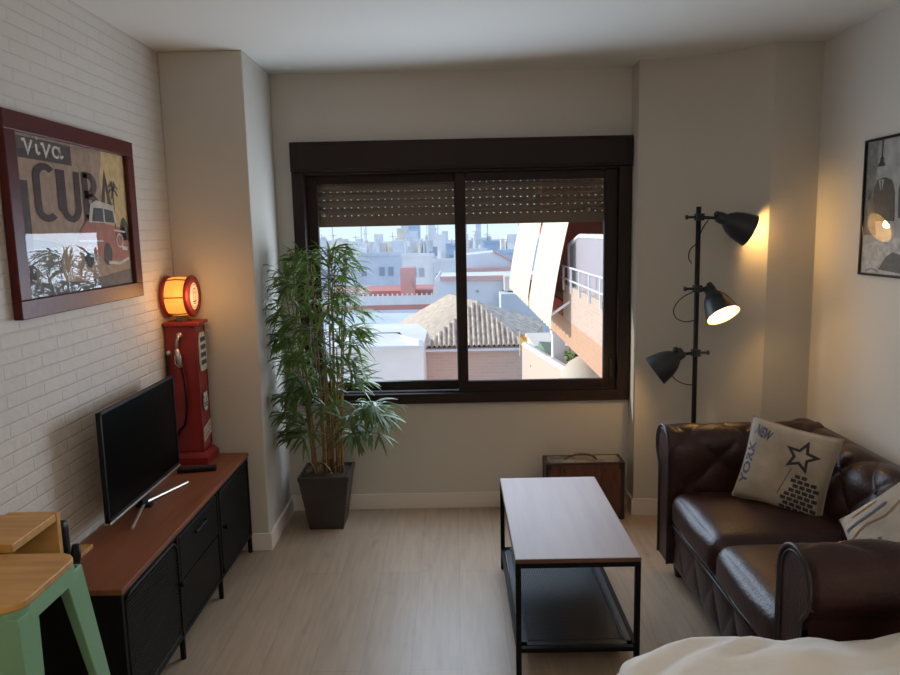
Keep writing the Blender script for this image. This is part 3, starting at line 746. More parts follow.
def pf(u, v, e=0.0): return (PX1+.004+e, PY0+.01+(PY1-PY0-.02)*u, v)
d = MB().add([pf(.12,1.01,0),pf(.88,1.01,0),pf(.88,1.17,0),pf(.12,1.17,0)], [(0,1,2,3)])
d.tube([pf(.15,1.15,0), pf(.3,1.185,0), pf(.7,1.185,0), pf(.85,1.15,0)], .006, 6)
dp = obj('dial_panel', MB().hull([pf(.12,1.0),pf(.88,1.0),pf(.95,1.04),pf(.95,1.14),pf(.8,1.19),pf(.2,1.19),pf(.05,1.14),pf(.05,1.04)], [(x+.006,y,z) for x,y,z in [pf(.12,1.0),pf(.88,1.0),pf(.95,1.04),pf(.95,1.14),pf(.8,1.19),pf(.2,1.19),pf(.05,1.14),pf(.05,1.04)]]), LBL, t)
dk = MB()
for z in (1.03, 1.068, 1.106, 1.144): dk.box(PX1+.010, PX1+.0115, PY0+.028, PY1-.028, z, z+.022)
obj('dial_windows', dk, INK, dp)
obj('door_handle', MB().tube([(PX1+.006, PY1+.002, 1.06), (PX1+.020, PY1+.004, 1.06), (PX1+.020, PY1+.004, 1.19), (PX1+.006, PY1+.002, 1.19)], .003, 6), CHR, t)
# shield badge with 66
sh = [(0,-.055),(.022,-.043),(.036,-.02),(.036,.012),(.030,.028),(.034,.042),(.018,.05),(0,.044),(-.018,.05),(-.034,.042),(-.030,.028),(-.036,.012),(-.036,-.02),(-.022,-.043)]
def SH(e, cz=0.845): return lambda a, b: (PX1+.005+e, (PY0+PY1)/2+a, cz+b)
sb = obj('shield_badge', flat(MB(), [poly(sh)], SH(.001)), LBL, t)
ss = flat(MB(), [ribbon(sh, .004, True)], SH(.002)); flat(ss, [text_in('66', -.024, -.030, .024, .012)], SH(.002)); flat(ss, [ribbon([(-.032,.018),(.032,.018)], .003)], SH(.002))
obj('badge_print', ss, INK, sb)
def SL_(e): return lambda a, b: (PX1+.005+e, (PY0+PY1)/2+a, .695+b+a*.25)
pb_ = obj('name_plate', flat(MB(), [poly([(-.055,-.035),(.055,-.035),(.055,.035),(-.055,.035)])], SL_(.001)), LBL, t)
obj('plate_print', flat(MB(), [text_in('GASOLINE', -.048, .004, .048, .026), ribbon([(-.045,-.012),(.045,-.012)], .006), ribbon([(-.045,-.024),(.03,-.024)], .004)], SL_(.002)), mat('red_ink', (0.35,0.05,0.04), 0.6), pb_)
# hose side
obj('hose_hook', MB().lathe([(.014,0),(.014,.016),(.009,.022)], (-1.326, PY0, 1.185), (0,-1,0), 14).lathe([(.013,0),(.013,.012),(.008,.018)], (-1.385, PY0, 1.10), (0,-1,0), 14), CHR, t, smooth=True)
obj('nozzle', MB().tube([(-1.326,3.528,1.185),(-1.336,3.526,1.16),(-1.340,3.526,1.11)], .0065, 8).tube([(-1.340,3.526,1.12),(-1.334,3.526,1.08),(-1.326,3.527,1.03)], [.010,.014,.009], 10).tube([(-1.350,3.524,1.09),(-1.352,3.524,1.05),(-1.334,3.526,1.03)], .003, 6), CHR, t, smooth=True)
hp = []
for i in range(25):
    k = i/24
    hp.append((-1.326 + .022*math.sin(k*PI*.9) - .03*k*k, 3.528, 1.035-.37*k) if k < .8 else (-1.338-.06*(k-.8)/.2*.8-.008, 3.528, .739-.075*math.sin((k-.8)/.2*PI/2)))
obj('hose', MB().tube(hp + [(-1.397,3.53,.70),(-1.399,3.532,.80),(-1.390,3.534,1.08)], .0065, 8), BLACKP, t, smooth=True)
t.location.y -= .025
# the globe lamp
GY, GZc = 3.585, 1.368
t = thing('globe_lamp', (-1.33, GY, 1.246), 'glowing amber drum lamp with red rims on top of the red pump cabinet', 'lamp')
GLOW = mat('amber_glass', (0.8,0.45,0.12), 0.5, emit=(1.0,0.36,0.05), estr=0.95)
GLOW2 = mat('amber_disc', (0.8,0.62,0.40), 0.5, emit=(1.0,0.55,0.25), estr=0.62)
obj('foot', MB().lathe([(.042,0),(.042,.006),(.03,.012),(.026,.028)], (-1.33, GY, 1.246), (0,0,1), 20), mat('bronze_foot', (0.06,0.05,0.04), 0.4), t, smooth=True)
obj('drum', MB().lathe([(.088,-.058),(.093,-.03),(.095,0),(.093,.03),(.088,.058)], (-1.335, GY, GZc), (1,0,0), 40, True), GLOW, t, smooth=False)
for xr in (-1.393, -1.277):
    rg = MB(); pts = [(xr, GY+.090*math.cos(a*PI/20), GZc+.090*math.sin(a*PI/20)) for a in range(40)]
    rg.tube(pts, .0125, 10, True); obj('rim', rg, REDD, t, smooth=True)
bn = MB()
for a in (0, 60, 120, 180, 240, 300):
    c_, s_ = math.cos(math.radians(a+180)), math.sin(math.radians(a+180)); bn.tube([(-1.393, GY+.093*c_, GZc+.093*s_), (-1.335, GY+.097*c_, GZc+.097*s_), (-1.277, GY+.093*c_, GZc+.093*s_)], .003, 6)
obj('ribs', bn, REDD, t)
obj('red_ring', MB().lathe([(.088,0),(.088,.010),(.066,.012),(.066,0)], (-1.277, GY, GZc), (1,0,0), 40, False), RED, t, smooth=True)
dc = obj('face_disc', MB().lathe([(.0001,.007),(.066,.005)], (-1.274, GY, GZc), (1,0,0), 40, False), GLOW2, t)
def GF(a, b): return (-1.266, GY+a, GZc+b)
gm = flat(MB(), [ribbon(arc(0,0,.056,.056,0,360,32), .003), ribbon([(-.012,-.02),(-.012,.012),(0,.024),(.012,.012),(.012,-.02)], .004), ribbon([(-.026,-.026),(.026,-.026)], .006), ribbon([(-.018,-.036),(.018,-.036)], .004), ribbon(arc(0,.0,.030,.038,20,160,10), .004)], GF)
obj('face_print', gm, mat('brown_print', (0.25,0.10,0.04), 0.6), dc)
ll = bpy.data.lights.new('globe_bulb', 'POINT'); ll.energy = 1.5; ll.color = (1.0,0.50,0.16); ll.shadow_soft_size = .06
lo = bpy.data.objects.new('globe_bulb', ll); COL.objects.link(lo); lo.location = (-1.215, GY-.13, GZc+.01)

# ------------------------------------------------------------------ left poster in red frame
QX = -1.408
y0, y1, z0, z1 = 2.335, 3.270, 1.400, 2.062
t = thing('framed_poster', (QX+.015, (y0+y1)/2, z0), 'large red wooden framed vintage poster reading viva CUBA on the brick wall', 'picture')
RW = wood_mat('red_stained_wood', (0.105,0.014,0.010), (0.075,0.010,0.008), 0.4, (20,20,20), 1.2, spec=0.3)
fw = .062; xf = QX+.030
fm = MB().box(QX, xf, y0, y1, z1-fw, z1).box(QX, xf, y0, y1, z0, z0+fw).box(QX, xf, y0, y0+fw, z0+fw, z1-fw).box(QX, xf, y1-fw, y1, z0+fw, z1-fw)
obj('frame', fm, RW, t, bevel=.003)
iy0, iy1, iz0, iz1 = y0+fw, y1-fw, z0+fw, z1-fw
def PS(e): return lambda u, v: (QX+.010+e, iy0+(iy1-iy0)*u, iz0+(iz1-iz0)*v)
def pcol(n, c): return mat(n, c, 0.7, var=0.18, vscale=30)
pic = obj('poster_print', flat(MB(), [poly([(0,0),(1,0),(1,1),(0,1)])], PS(0)), pcol('poster_tan', (0.40,0.26,0.17)), t)
def layer(nm, items, c, e):
    if nm.startswith('car_'): items = [([Vector((p[0], p[1]+.075)) for p in vs], fs) for vs, fs in items]
    return obj(nm, flat(MB(), items, PS(e)), pcol('poster_'+nm, c), pic)
layer('evening_sky', [poly([(.74,.35),(1,.35),(1,1),(.76,1),(.72,.8)])], (0.66,0.44,0.19), .0005)
layer('title_box', [poly([(.02,.855),(.46,.855),(.46,.985),(.02,.985)]), poly([(0,.0),(.09,.0),(.09,.72),(0,.72)])], (0.085,0.055,0.045), .0010)
# script viva
vi = []
def sp(pts): vi.append(ribbon([(p[0], (p[1]-.88)*.95+.92) for p in pts], .016))
sp([(.075,.925),(.095,.93),(.115,.85),(.150,.935)]); sp([(.180,.915),(.182,.862),(.192,.853),(.205,.865)]); sp([(.185,.948),(.192,.953)])
sp([(.215,.92),(.232,.925),(.250,.85),(.288,.93)]); sp(arc(.335,.885,.028,.035,20,360,14)); sp([(.364,.925),(.364,.862),(.374,.853),(.392,.868)])
layer('viva_lettering', vi, (0.70,0.62,0.54), .0016)
# CUBA letters
cw = .054; L = []; DV = .115
L.append(ribbon(arc(.245,.66,.068,.085,40,180,12)+[(.177,.66),(.177,.42)]+arc(.245,.42,.068,.085,180,320,12), cw))
L.append(ribbon([(.36,.74),(.36,.44)]+arc(.425,.44,.065,.105,180,360,14)+[(.49,.74)], cw))
L.append(ribbon([(.565,.30),(.565,.74)], cw)); L.append(ribbon([(.548,.727)]+[(.60,.727)]+arc(.60,.645,.055,.08,85,-85,12)+[(.555,.56)], cw)); L.append(ribbon([(.555,.545)]+[(.61,.54)]+arc(.61,.45,.065,.09,85,-85,12)+[(.555,.35)], cw))
L.append(ribbon([(.715,.33),(.770,.74),(.825,.33)], cw)); L.append(ribbon([(.73,.48),(.81,.48)], .03))
L = [([Vector((p[0]-(.02 if p[0] < .34 else 0), (p[1]-.55)*.80+.55+DV)) for p in vs], fs) for vs, fs in L]
layer('cuba_lettering', L, (0.065,0.026,0.020), .0016)
palm = [ribbon([(.845,.36),(.850,.72)], .010)]
for a in (20, 60, 110, 150, 200, 330, 250):
    palm.append(ribbon([(.85,.72),(.85+.03*math.cos(math.radians(a)),.72+.045*math.sin(math.radians(a))+.02),(.85+.055*math.cos(math.radians(a)),.71+.06*math.sin(math.radians(a)))], .013))
palm += [ribbon([(.93,.36),(.935,.46)], .012), poly([(.89,.42),(.92,.50),(.95,.52),(.985,.47),(1,.40),(.99,.34),(.90,.34)])]
layer('palm_trees', palm, (0.05,0.055,0.04), .0022)
layer('car_body', [poly([(.50,.36),(.56,.42),(.95,.36),(.985,.20),(.95,.12),(.72,.12),(.56,.20),(.42,.22)])], (0.42,0.15,0.11), .0022)
layer('car_roof', [poly([(.57,.40),(.60,.53),(.66,.56),(.84,.53),(.86,.40)])], (0.60,0.52,0.43), .0026)
layer('car_windows', [poly([(.60,.41),(.625,.505),(.72,.505),(.72,.405)]), poly([(.735,.405),(.735,.503),(.825,.49),(.84,.40)]), poly(arc(.74,.17,.045,.085,0,350,16)), poly(arc(.55,.15,.04,.07,0,350,16))], (0.05,0.055,0.06), .0030)
layer('car_trim', [ribbon([(.46,.27),(.70,.265)], .010), ribbon(arc(.88,.265,.035,.05,0,360,16), .010), ribbon([(.74,.105),(.86,.09),(.97,.125)], .022), ribbon([(.90,.21),(.96,.20)], .03), ribbon([(.82,.345),(.95,.33)], .012)], (0.66,0.60,0.55), .0034)
layer('street_houses', [poly([(.09,0),(.09,.36),(.30,.34),(.30,.05),(.50,.04),(.50,0)])], (0.20,0.17,0.14), .0010)
layer('road', [poly([(0,0),(1,0),(1,.12),(.5,.06),(0,.10)])], (0.14,0.12,0.11), .0018)
obj('glass', MB().add([(QX+.0175,iy0,iz0),(QX+.0175,iy1,iz0),(QX+.0175,iy1,iz1),(QX+.0175,iy0,iz1)], [(0,1,2,3)]), PGLASS, t)

# ------------------------------------------------------------------ right picture, black and white
RX = XR-.002
y0, y1, z0, z1 = 2.55, 3.352, 1.423, 2.012
t = thing('framed_photograph', (RX-.01, (y0+y1)/2, z0), 'black and white photograph print in thin black frame on the right wall', 'picture')
fw = .010; xf = RX-.013
fm = MB().box(xf, RX, y0, y1, z1-fw, z1).box(xf, RX, y0, y1, z0, z0+fw).box(xf, RX, y0, y0+fw, z0+fw, z1-fw).box(xf, RX, y1-fw, y1, z0+fw, z1-fw)
obj('frame', fm, BLACKP, t)
def RS(e): return lambda u, v: (RX-.003-e, y1-(y1-y0)*u, z0+(z1-z0)*v)
g0 = obj('photo_print', flat(MB(), [poly([(0,0),(1,0),(1,1),(0,1)])], RS(0)), mat('photo_grey', (0.40,0.39,0.37), 0.6, var=0.25, vscale=14), t)
def rl_(nm, items, c, e): return obj(nm, flat(MB(), items, RS(e)), mat('photo_'+nm, (c,c,c*.97), 0.6, var=0.3, vscale=35), g0)
rl_('dark_backdrop', [poly([(.0,.98),(.12,.98),(.10,.55),(0,.5)]), poly([(.42,1),(1,1),(1,.3),(.55,.35),(.45,.7)])], 0.20, .0004)
rl_('pale_street', [poly([(0,0),(1,0),(1,.22),(.5,.30),(.2,.27),(0,.22)])], 0.50, .0006)
rl_('dark_pole', [ribbon([(.155,1),(.155,.80)], .012), ribbon(arc(.155,.84,.014,.02,0,360,10), .01), ribbon([(.13,.80),(.18,.80)], .016)], 0.03, .0010)
rl_('suit_figure', [poly([(.09,.40),(.095,.62),(.12,.70),(.19,.715),(.255,.69),(.29,.60),(.30,.40)]), poly([(.33,.42),(.32,.62),(.36,.74),(.44,.76),(.50,.66),(.50,.40)])], 0.055, .0012)
rl_('face_and_shirt', [poly([(x, y) for x, y in arc(.155,.765,.030,.050,0,350,14)]), poly([(.135,.70),(.165,.60),(.19,.70)]), poly(arc(.40,.80,.03,.045,0,350,12))], 0.42, .0016)
rl_('hair_and_tie', [poly(arc(.155,.80,.034,.030,-10,190,10)), ribbon([(.163,.69),(.168,.58)], .010), poly(arc(.40,.83,.034,.028,-10,190,10))], 0.025, .0020)
rl_('left_figure', [poly([(.01,.30),(.02,.50),(.05,.60),(.09,.58),(.12,.45),(.14,.30)]), poly(arc(.05,.60,.025,.04,0,350,12))], 0.13, .0014)
rl_('foreground_shape', [poly([(.18,.05),(.24,.14),(.30,.18),(.40,.16),(.46,.08),(.42,.03)]), ribbon(arc(.12,.02,.06,.03,10,170,10), .008)], 0.10, .0012)
obj('glass', MB().add([(RX-.011,y1-fw,z0+fw),(RX-.011,y0+fw,z0+fw),(RX-.011,y0+fw,z1-fw),(RX-.011,y1-fw,z1-fw)], [(0,1,2,3)]), glass_mat('thin_picture_glass', gl=0.75), t)

# ------------------------------------------------------------------ bamboo in square pot
PCX, PCY = -0.745, 4.062
t = thing('potted_bamboo', (PCX, PCY, 0), 'tall leafy bamboo plant in dark square tapered pot by the window', 'plant')
POT = mat('dark_zinc_pot', (0.045,0.035,0.032), 0.45, var=0.25, vscale=10)
tb_, tt_, ph = .096, .138, .318
pm = MB()
def sq(h, z): return [(PCX-h,PCY-h,z),(PCX+h,PCY-h,z),(PCX+h,PCY+h,z),(PCX-h,PCY+h,z)]
pm.hull(sq(tb_,0), sq(tt_,ph-.02)); 
pm.v += [tuple(p) for p in sq(tt_+.004,ph-.022)+sq(tt_+.004,ph)+sq(tt_-.010,ph)+sq(tt_-.012,ph-.03)]
n = len(pm.v)-16
for a in range(3):
    for i in range(4): pm.f.append((n+a*4+i, n+a*4+(i+1) % 4, n+(a+1)*4+(i+1) % 4, n+(a+1)*4+i))
obj('pot', pm, POT, t, bevel=.002)
obj('soil', MB().grid(lambda u,v: (PCX-tt_+.013+(2*tt_-.026)*u, PCY-tt_+.013+(2*tt_-.026)*v, ph-.012+.008*noise.noise(Vector((u*9,v*9,0)))), 10, 10), mat('dry_soil', (0.06,0.04,0.025), 0.95), t)
CULM = mat('bamboo_culm', (0.30,0.17,0.065), 0.5, var=0.3, vscale=20)
LEAF = mat('bamboo_leaf', (0.045,0.085,0.018), 0.45, var=0.4, vscale=9, col2=(0.11,0.16,0.045))
LEAFD = None
lb_ = LEAF.node_tree.nodes['Principled BSDF']
lb_.inputs['Transmission Weight'].default_value = 0.0
# thin leaves let some light through
tn = LEAF.node_tree.nodes.new('ShaderNodeBsdfTranslucent'); tn.inputs[0].default_value = (0.22,0.34,0.05,1)
mxs = LEAF.node_tree.nodes.new('ShaderNodeMixShader'); mxs.inputs[0].default_value = 0.22
LEAF.node_tree.links.new(lb_.outputs[0], mxs.inputs[1]); LEAF.node_tree.links.new(tn.outputs[0], mxs.inputs[2])
LEAF.node_tree.links.new(mxs.outputs[0], LEAF.node_tree.nodes['Material Output'].inputs[0])
rnd = random.Random(11)
culms = []
for i in range(17):
    a = rnd.uniform(0, 2*PI); r0 = rnd.uniform(.02, .095)
    bx, by = PCX+r0*math.cos(a), PCY-.02+r0*math.sin(a)*.8
    top = rnd.uniform(1.05, 1.60) if i > 4 else rnd.uniform(1.42, 1.62)
    lean = rnd.uniform(.02, .14)
    tx, ty = bx+lean*math.cos(a)*.9-.02, min(4.16, by+lean*math.sin(a)*.6-.04)
    pts = []
    for k in range(9):
        s = k/8; pts.append((bx+(tx-bx)*s**1.5, by+(ty-by)*s**1.5, ph-.02+(top-ph)*s))
    rr = [.0070*(1-.55*k/8) for k in range(9)]
    obj('culm', MB().tube(pts, rr, 7), CULM, t, smooth=True)
    culms.append(pts)
def leaf(mb, p, d, L, w, droop):
    d = Vector(d).normalized(); side = d.cross(Vector((0,0,1)))
    if side.length < .1: side = Vector((1,0,0))
    side.normalize(); side = (side + Vector((0,0,rnd.uniform(-.6,.6)))).normalized()
    q = Vector(p); ws = (.15, .9, 1, .7, .05); vs = []
    for k in range(5):
        vs += [q+side*w*ws[k], q-side*w*ws[k]]
        d = (d + Vector((0,0,-droop))).normalized(); q = q + d*L/4
    mb.add(vs, [(2*k, 2*k+1, 2*k+3, 2*k+2) for k in range(4)])
foli = MB(); tw_ = MB()
def okp(p):
    return p.x > -.985 and p.y < 4.19 and p.z < 1.64
def spray(p, d, n):
    """a twig ending in a fan of drooping leaves"""
    p = Vector(p); d = Vector(d).normalized()
    for k in range(n):
        a = rnd.uniform(-1.25, 1.25); ax = Vector((d.x*math.cos(a)-d.y*math.sin(a), d.x*math.sin(a)+d.y*math.cos(a), d.z+rnd.uniform(-.65,.35)))
        b = p - d*rnd.uniform(0, .07)
        leaf(foli, b, ax, rnd.uniform(.10,.17), rnd.uniform(.006,.010), rnd.uniform(.12,.34))
count = 0; tries = 0
# outline of the crown: half width to the left and right of the pot's centre by height
def halfw(z):
    tbl = [(.50,.20,.34),(.60,.26,.44),(.72,.26,.44),(.82,.24,.30),(.95,.26,.30),(1.1,.28,.32),(1.25,.28,.32),(1.4,.26,.31),(1.5,.22,.28),(1.6,.12,.22)]
    for i in range(len(tbl)-1):
        if z <= tbl[i+1][0]:
            k = (z-tbl[i][0])/(tbl[i+1][0]-tbl[i][0]); return tbl[i][1]*(1-k)+tbl[i+1][1]*k, tbl[i][2]*(1-k)+tbl[i+1][2]*k
    return tbl[-1][1:]
while count < 200 and tries < 5000:
    tries += 1
    z = rnd.uniform(.56, 1.60); lw, rw = halfw(z)
    c = rnd.choice(culms); k = min(8, max(1, int((z-ph)/(c[-1][2]-ph)*8)))
    root = Vector(c[k])
    u = rnd.uniform(-1, 1); u = math.copysign(abs(u)**.7, u)
    ex = PCX + (lw if u < 0 else rw)*u*.82; ey = PCY-.06 + rnd.uniform(-.24, .12)*math.sqrt(max(0,1-u*u*.7))
    if abs(root.z-z) > .25: continue
    e = Vector((ex, ey, z)); 
    if not okp(e): continue
    st = Vector((root.x, root.y, min(root.z, z-.02)))
    dd = e-st
    if dd.length > .05: tw_.tube([st, st.lerp(e, .5)+Vector((0,0,.03)), e], .0013, 4)
    dx = Vector((dd.x, dd.y, .1)); 
    if dx.length < .02: dx = Vector((u, -.3, .1))
    spray(e, dx, rnd.randint(6, 9)); count += 1
for i in range(20):
    e = Vector((rnd.uniform(-.56,-.34), rnd.uniform(3.74,3.98), rnd.uniform(.60,.76))); c = rnd.choice(culms); st = Vector(c[rnd.choice((1,2))])
    tw_.tube([st, st.lerp(e, .5)+Vector((0,0,.05)), e], .0014, 4); dd = e-st; spray(e, (dd.x, dd.y, .05), rnd.randint(6, 9))
# keep leaves out of wall and column
foli.v = [(max(-.990, x), min(4.21, y), z) for x, y, z in foli.v]
obj('twigs', tw_, mat('twig_green', (0.12,0.13,0.04), 0.6), t)
obj('foliage', foli, LEAF, t)
st_ = MB()
for i in range(16):
    a = rnd.uniform(0, 2*PI); p = Vector((PCX+rnd.uniform(-.07,.07), PCY-.05+rnd.uniform(-.05,.04), ph+rnd.uniform(.0,.02)))
    leaf(st_, p, (math.cos(a)*.35, math.sin(a)*.35-.1, 1), rnd.uniform(.12,.22), .004, rnd.uniform(.05,.5))
obj('dry_sheaths', st_, mat('dry_sheath', (0.42,0.28,0.14), 0.6), t)

# ------------------------------------------------------------------ floor lamp with three spots
LX, LY = 1.258, 3.80
t = thing('floor_lamp', (LX, LY, 0), 'dark grey floor lamp with three spotlight heads behind the sofa arm', 'lamp')
LM = mat('dark_grey_enamel', (0.022,0.025,0.028), 0.38, spec=0.4)
LIN = mat('white_enamel_inside', (0.85,0.80,0.68), 0.5)
obj('base', MB().lathe([(.14,0),(.14,.014),(.12,.022),(.02,.026),(.012,.05)], (LX, LY, 0), (0,0,1), 32), LM, t, smooth=True)
obj('pole', MB().tube([(LX, LY, .02), (LX-.004, LY, 1.752)], .0125, 14), mat('pole_dark', (0.016,0.010,0.010), 0.5, spec=0.25), t, smooth=True)
def head(zc, arm_end, ax, rim_r, ln, lum, knob):
    ax = Vector(ax).normalized(); arm_end = Vector(arm_end)
    P0 = Vector((LX, LY-.0, zc))
    cl = obj('clamp', MB().box(LX-.020, LX+.020, LY-.022, LY+.022, zc-.018, zc+.018).tube([(LX-.060 if arm_end.x > LX else LX+.060, LY, zc), (LX, LY, zc)], .007, 8).tube([(LX-.070 if arm_end.x > LX else LX+.070, LY, zc), (LX-.058 if arm_end.x > LX else LX+.058, LY, zc)], .012, 10), LM, t, bevel=.002)
    obj('arm', MB().tube([P0, P0.lerp(arm_end, .5)+Vector((0,0,.0)), arm_end], .0085, 10), LM, t, smooth=True)
    prof_o = [(.012,-.03),(.026,-.028),(.030,-.015),(.030,.012),(.040,.022),(.056,.045),(.068,.075),(.076,.110),(rim_r,ln-.0)]
    prof_i = [(rim_r-.003,ln),(.072,.108),(.063,.075),(.050,.047),(.030,.028),(.0001,.026)]
    sh_ = obj('shade', MB().lathe(prof_o, arm_end, ax, 36), LM, t, smooth=True)
    # open the mouth: remove the closing disc
    import bmesh
    bm = bmesh.new(); bm.from_mesh(sh_.data)
    big = [f_ for f_ in bm.faces if len(f_.verts) > 8]
    far_ = [f_ for f_ in big if (f_.calc_center_median() + wloc(t) - arm_end).dot(ax) > ln*.5]
    bmesh.ops.delete(bm, geom=far_, context='FACES'); bm.to_mesh(sh_.data); bm.free()
    obj('reflector', MB().lathe(prof_i, arm_end, ax, 36, False), LIN, sh_, smooth=True)
    obj('rim', MB().tube([arm_end + ax*ln + (ax.cross(Vector((0,1,.3))).normalized()*math.cos(a*PI/18) + ax.cross(ax.cross(Vector((0,1,.3)))).normalized()*math.sin(a*PI/18))*(rim_r-.0015) for a in range(36)], .002, 6, True), LM, sh_, smooth=True)
    obj('bulb', MB().sphere(arm_end+ax*.075, .026), mat('bulb_glow', (1,.8,.5), .5, emit=(1.0,.62,.24), estr=4.0), sh_, smooth=True)
    kn = Vector(knob)
    obj('knuckle', MB().sphere(kn, .017).tube([kn, arm_end-ax*.02], .009, 8), LM, sh_, smooth=True)
    l = bpy.data.lights.new('spot_bulb', 'POINT'); l.energy = lum; l.color = (1.0, .60, .22); l.shadow_soft_size = .02
    o = bpy.data.objects.new('spot_bulb', l); COL.objects.link(o); o.location = arm_end + ax*.106
head(1.700, (1.372, 3.79, 1.690), (.88,-.10,-.42), .083, .150, 2.4, (1.345, 3.79, 1.712))
head(1.335, (1.318, 3.775, 1.322), (.24,-.60,-.76), .087, .150, 2.4, (1.318, 3.79, 1.352))
head(1.000, (1.170, 3.80, .992), (-.80,.10,-.59), .083, .150, 2.4, (1.150, 3.79, 1.018))
def cable(P):
    n = len(P); out = []
    for i in range(n-1):
        p0 = Vector(P[max(i-1,0)]); p1 = Vector(P[i]); p2 = Vector(P[i+1]); p3 = Vector(P[min(i+2,n-1)])
        for k in range(6):
            s = k/6; out.append(.5*((2*p1)+(p2-p0)*s+(2*p0-5*p1+4*p2-p3)*s*s+(3*p1-p0-3*p2+p3)*s**3))
    out.append(Vector(P[-1])); return out
for P in ([(1.30,3.785,1.685),(1.27,3.785,1.64),(1.245,3.79,1.57),(1.215,3.79,1.54),(1.205,3.79,1.50),(1.222,3.795,1.465)],
          [(1.30,3.785,1.345),(1.24,3.785,1.325),(1.17,3.79,1.285),(1.135,3.79,1.23),(1.15,3.79,1.185),(1.20,3.792,1.165),(1.250,3.795,1.172)],
          [(1.16,3.79,.975),(1.115,3.785,.94),(1.14,3.785,.875),(1.19,3.79,.840),(1.252,3.795,.828)]):
    obj('cable', MB().tube(cable(P), .0028, 6), BLACKP, t, smooth=True)

# ------------------------------------------------------------------ coffee table
CT = mat('table_top_glare', (0.335,0.262,0.250), 0.55, var=0.06, vscale=2.0, stretch=(12,1,1), spec=0.45)  # brown wood top, its colour paled to carry the window glare
CTE = wood_mat('table_edge_wood', (0.16,0.07,0.04), (0.12,0.05,0.03), 0.5)
tx0, tx1, ty0, ty1 = .207, .667, 2.552, 3.452
t = thing('coffee_table', ((tx0+tx1)/2, (ty0+ty1)/2, 0), 'rectangular coffee table with black steel frame and mesh lower shelf', 'coffee table')
obj('table_top', MB().box(tx0+.002, tx1-.002, ty0+.002, ty1-.002, .444, .460), CT, t, bevel=.0015)
obj('edge_band', MB().box(tx0, tx1, ty0, ty0+.002, .444, .4585).box(tx0, tx1, ty1-.002, ty1, .444, .4585).box(tx0, tx0+.002, ty0, ty1, .444, .4585).box(tx1-.002, tx1, ty0, ty1, .444, .4585), CTE, t)
for x in (tx0, tx1-.020):
    for y in (ty0, ty1-.020):
        obj('leg', MB().box(x, x+.020, y, y+.020, 0, .444), BLACK, t, bevel=.0015)
fr = MB()
for z in (.424, .090):
    fr.box(tx0+.02, tx1-.02, ty0+.001, ty0+.019, z, z+.018).box(tx0+.02, tx1-.02, ty1-.019, ty1-.001, z, z+.018)
    fr.box(tx0+.001, tx0+.019, ty0+.02, ty1-.02, z, z+.018).box(tx1-.019, tx1-.001, ty0+.02, ty1-.02, z, z+.018)
obj('frame_rails', fr, BLACK, t, bevel=.0015)
MG = mat('grey_mesh_metal', (0.030,0.034,0.042), 0.42, metal=0.3)
ms_ = MB(); sx0, sx1, sy0, sy1 = tx0+.022, tx1-.022, ty0+.022, ty1-.022
for (a, b, c, d) in ((sx0, sx0+.022, sy0, sy1), (sx1-.022, sx1, sy0, sy1), (sx0, sx1, sy0, sy0+.022), (sx0, sx1, sy1-.022, sy1)): ms_.box(a, b, c, d, .106, .110)
x = sx0+.024
while x < sx1-.024: ms_.box(x, x+.0038, sy0+.02, sy1-.02, .104, .1065); x += .0078
y = sy0+.024
while y < sy1-.024: ms_.box(sx0+.02, sx1-.02, y, y+.0038, .1035, .1062); y += .0078
ms_.tube([(sx0+.03,sy0+.03,.112),(sx1-.03,sy0+.03,.112),(sx1-.03,sy1-.03,.112),(sx0+.03,sy1-.03,.112)], .003, 6, True)
obj('mesh_shelf', ms_, MG, t)

# ------------------------------------------------------------------ suitcase
sx0, sx1, sy0, sy1, sz = .503, .952, 4.03, 4.19, .340
t = thing('suitcase', ((sx0+sx1)/2, (sy0+sy1)/2, 0), 'old brown wooden suitcase with dark edges and handle on the floor under the window', 'suitcase')
SW = mat('suitcase_wood', (0.17,0.050,0.022), 0.55, var=0.6, vscale=9, stretch=(6,6,1.2), col2=(0.075,0.028,0.016))
SD = mat('suitcase_dark_leather', (0.028,0.020,0.017), 0.4)
SPm = mat('paper_map_cover', (0.42,0.38,0.32), 0.35, var=0.6, vscale=16, col2=(0.12,0.10,0.08))
obj('body', MB().box(sx0+.003, sx1-.003, sy0+.003, sy1-.003, .004, sz-.004), SW, t, bevel=.006)
obj('top_cover', MB().box(sx0+.022, sx1-.022, sy0+.014, sy1-.014, sz-.004, sz-.001), SPm, t)
eg = MB()
for x in (sx0, sx1-.020):
    for y in (sy0, sy1-.018): eg.box(x, x+.020, y, y+.018, 0, sz)
for z in (0, sz-.013):
    for y in (sy0, sy1-.016): eg.box(sx0, sx1, y, y+.016, z, z+.013)
    for x in (sx0, sx1-.016): eg.box(x, x+.016, sy0, sy1, z, z+.013)
obj('edge_trim', eg, SD, t, bevel=.003)
for x in (sx0-.001, sx1-.034):
    for z in (0.0, sz-.040): obj('corner_guard', MB().box(x, x+.035, sy0-.002, sy0+.03, z, z+.042), SD, t, bevel=.006)
for x in (sx0+.09, sx1-.13): 
    obj('strap', MB().box(x, x+.030, sy0-.003, sy0+.004, .012, sz-.012), mat('strap_leather', (0.11,0.038,0.02), 0.5), t, bevel=.001)
    obj('latch', MB().box(x+.008, x+.022, sy0-.007, sy0-.002, sz-.055, sz-.030), SD, t, bevel=.002)
cxh = (sx0+sx1)/2-.01
obj('handle', MB().tube(cable([(cxh-.10,4.10,sz-.002),(cxh-.075,4.10,sz+.014),(cxh-.03,4.10,sz+.028),(cxh+.03,4.10,sz+.028),(cxh+.07,4.10,sz+.014),(cxh+.085,4.10,sz-.002)]), .006, 8), mat('handle_leather', (0.12,0.05,0.035), 0.5), t, smooth=True)

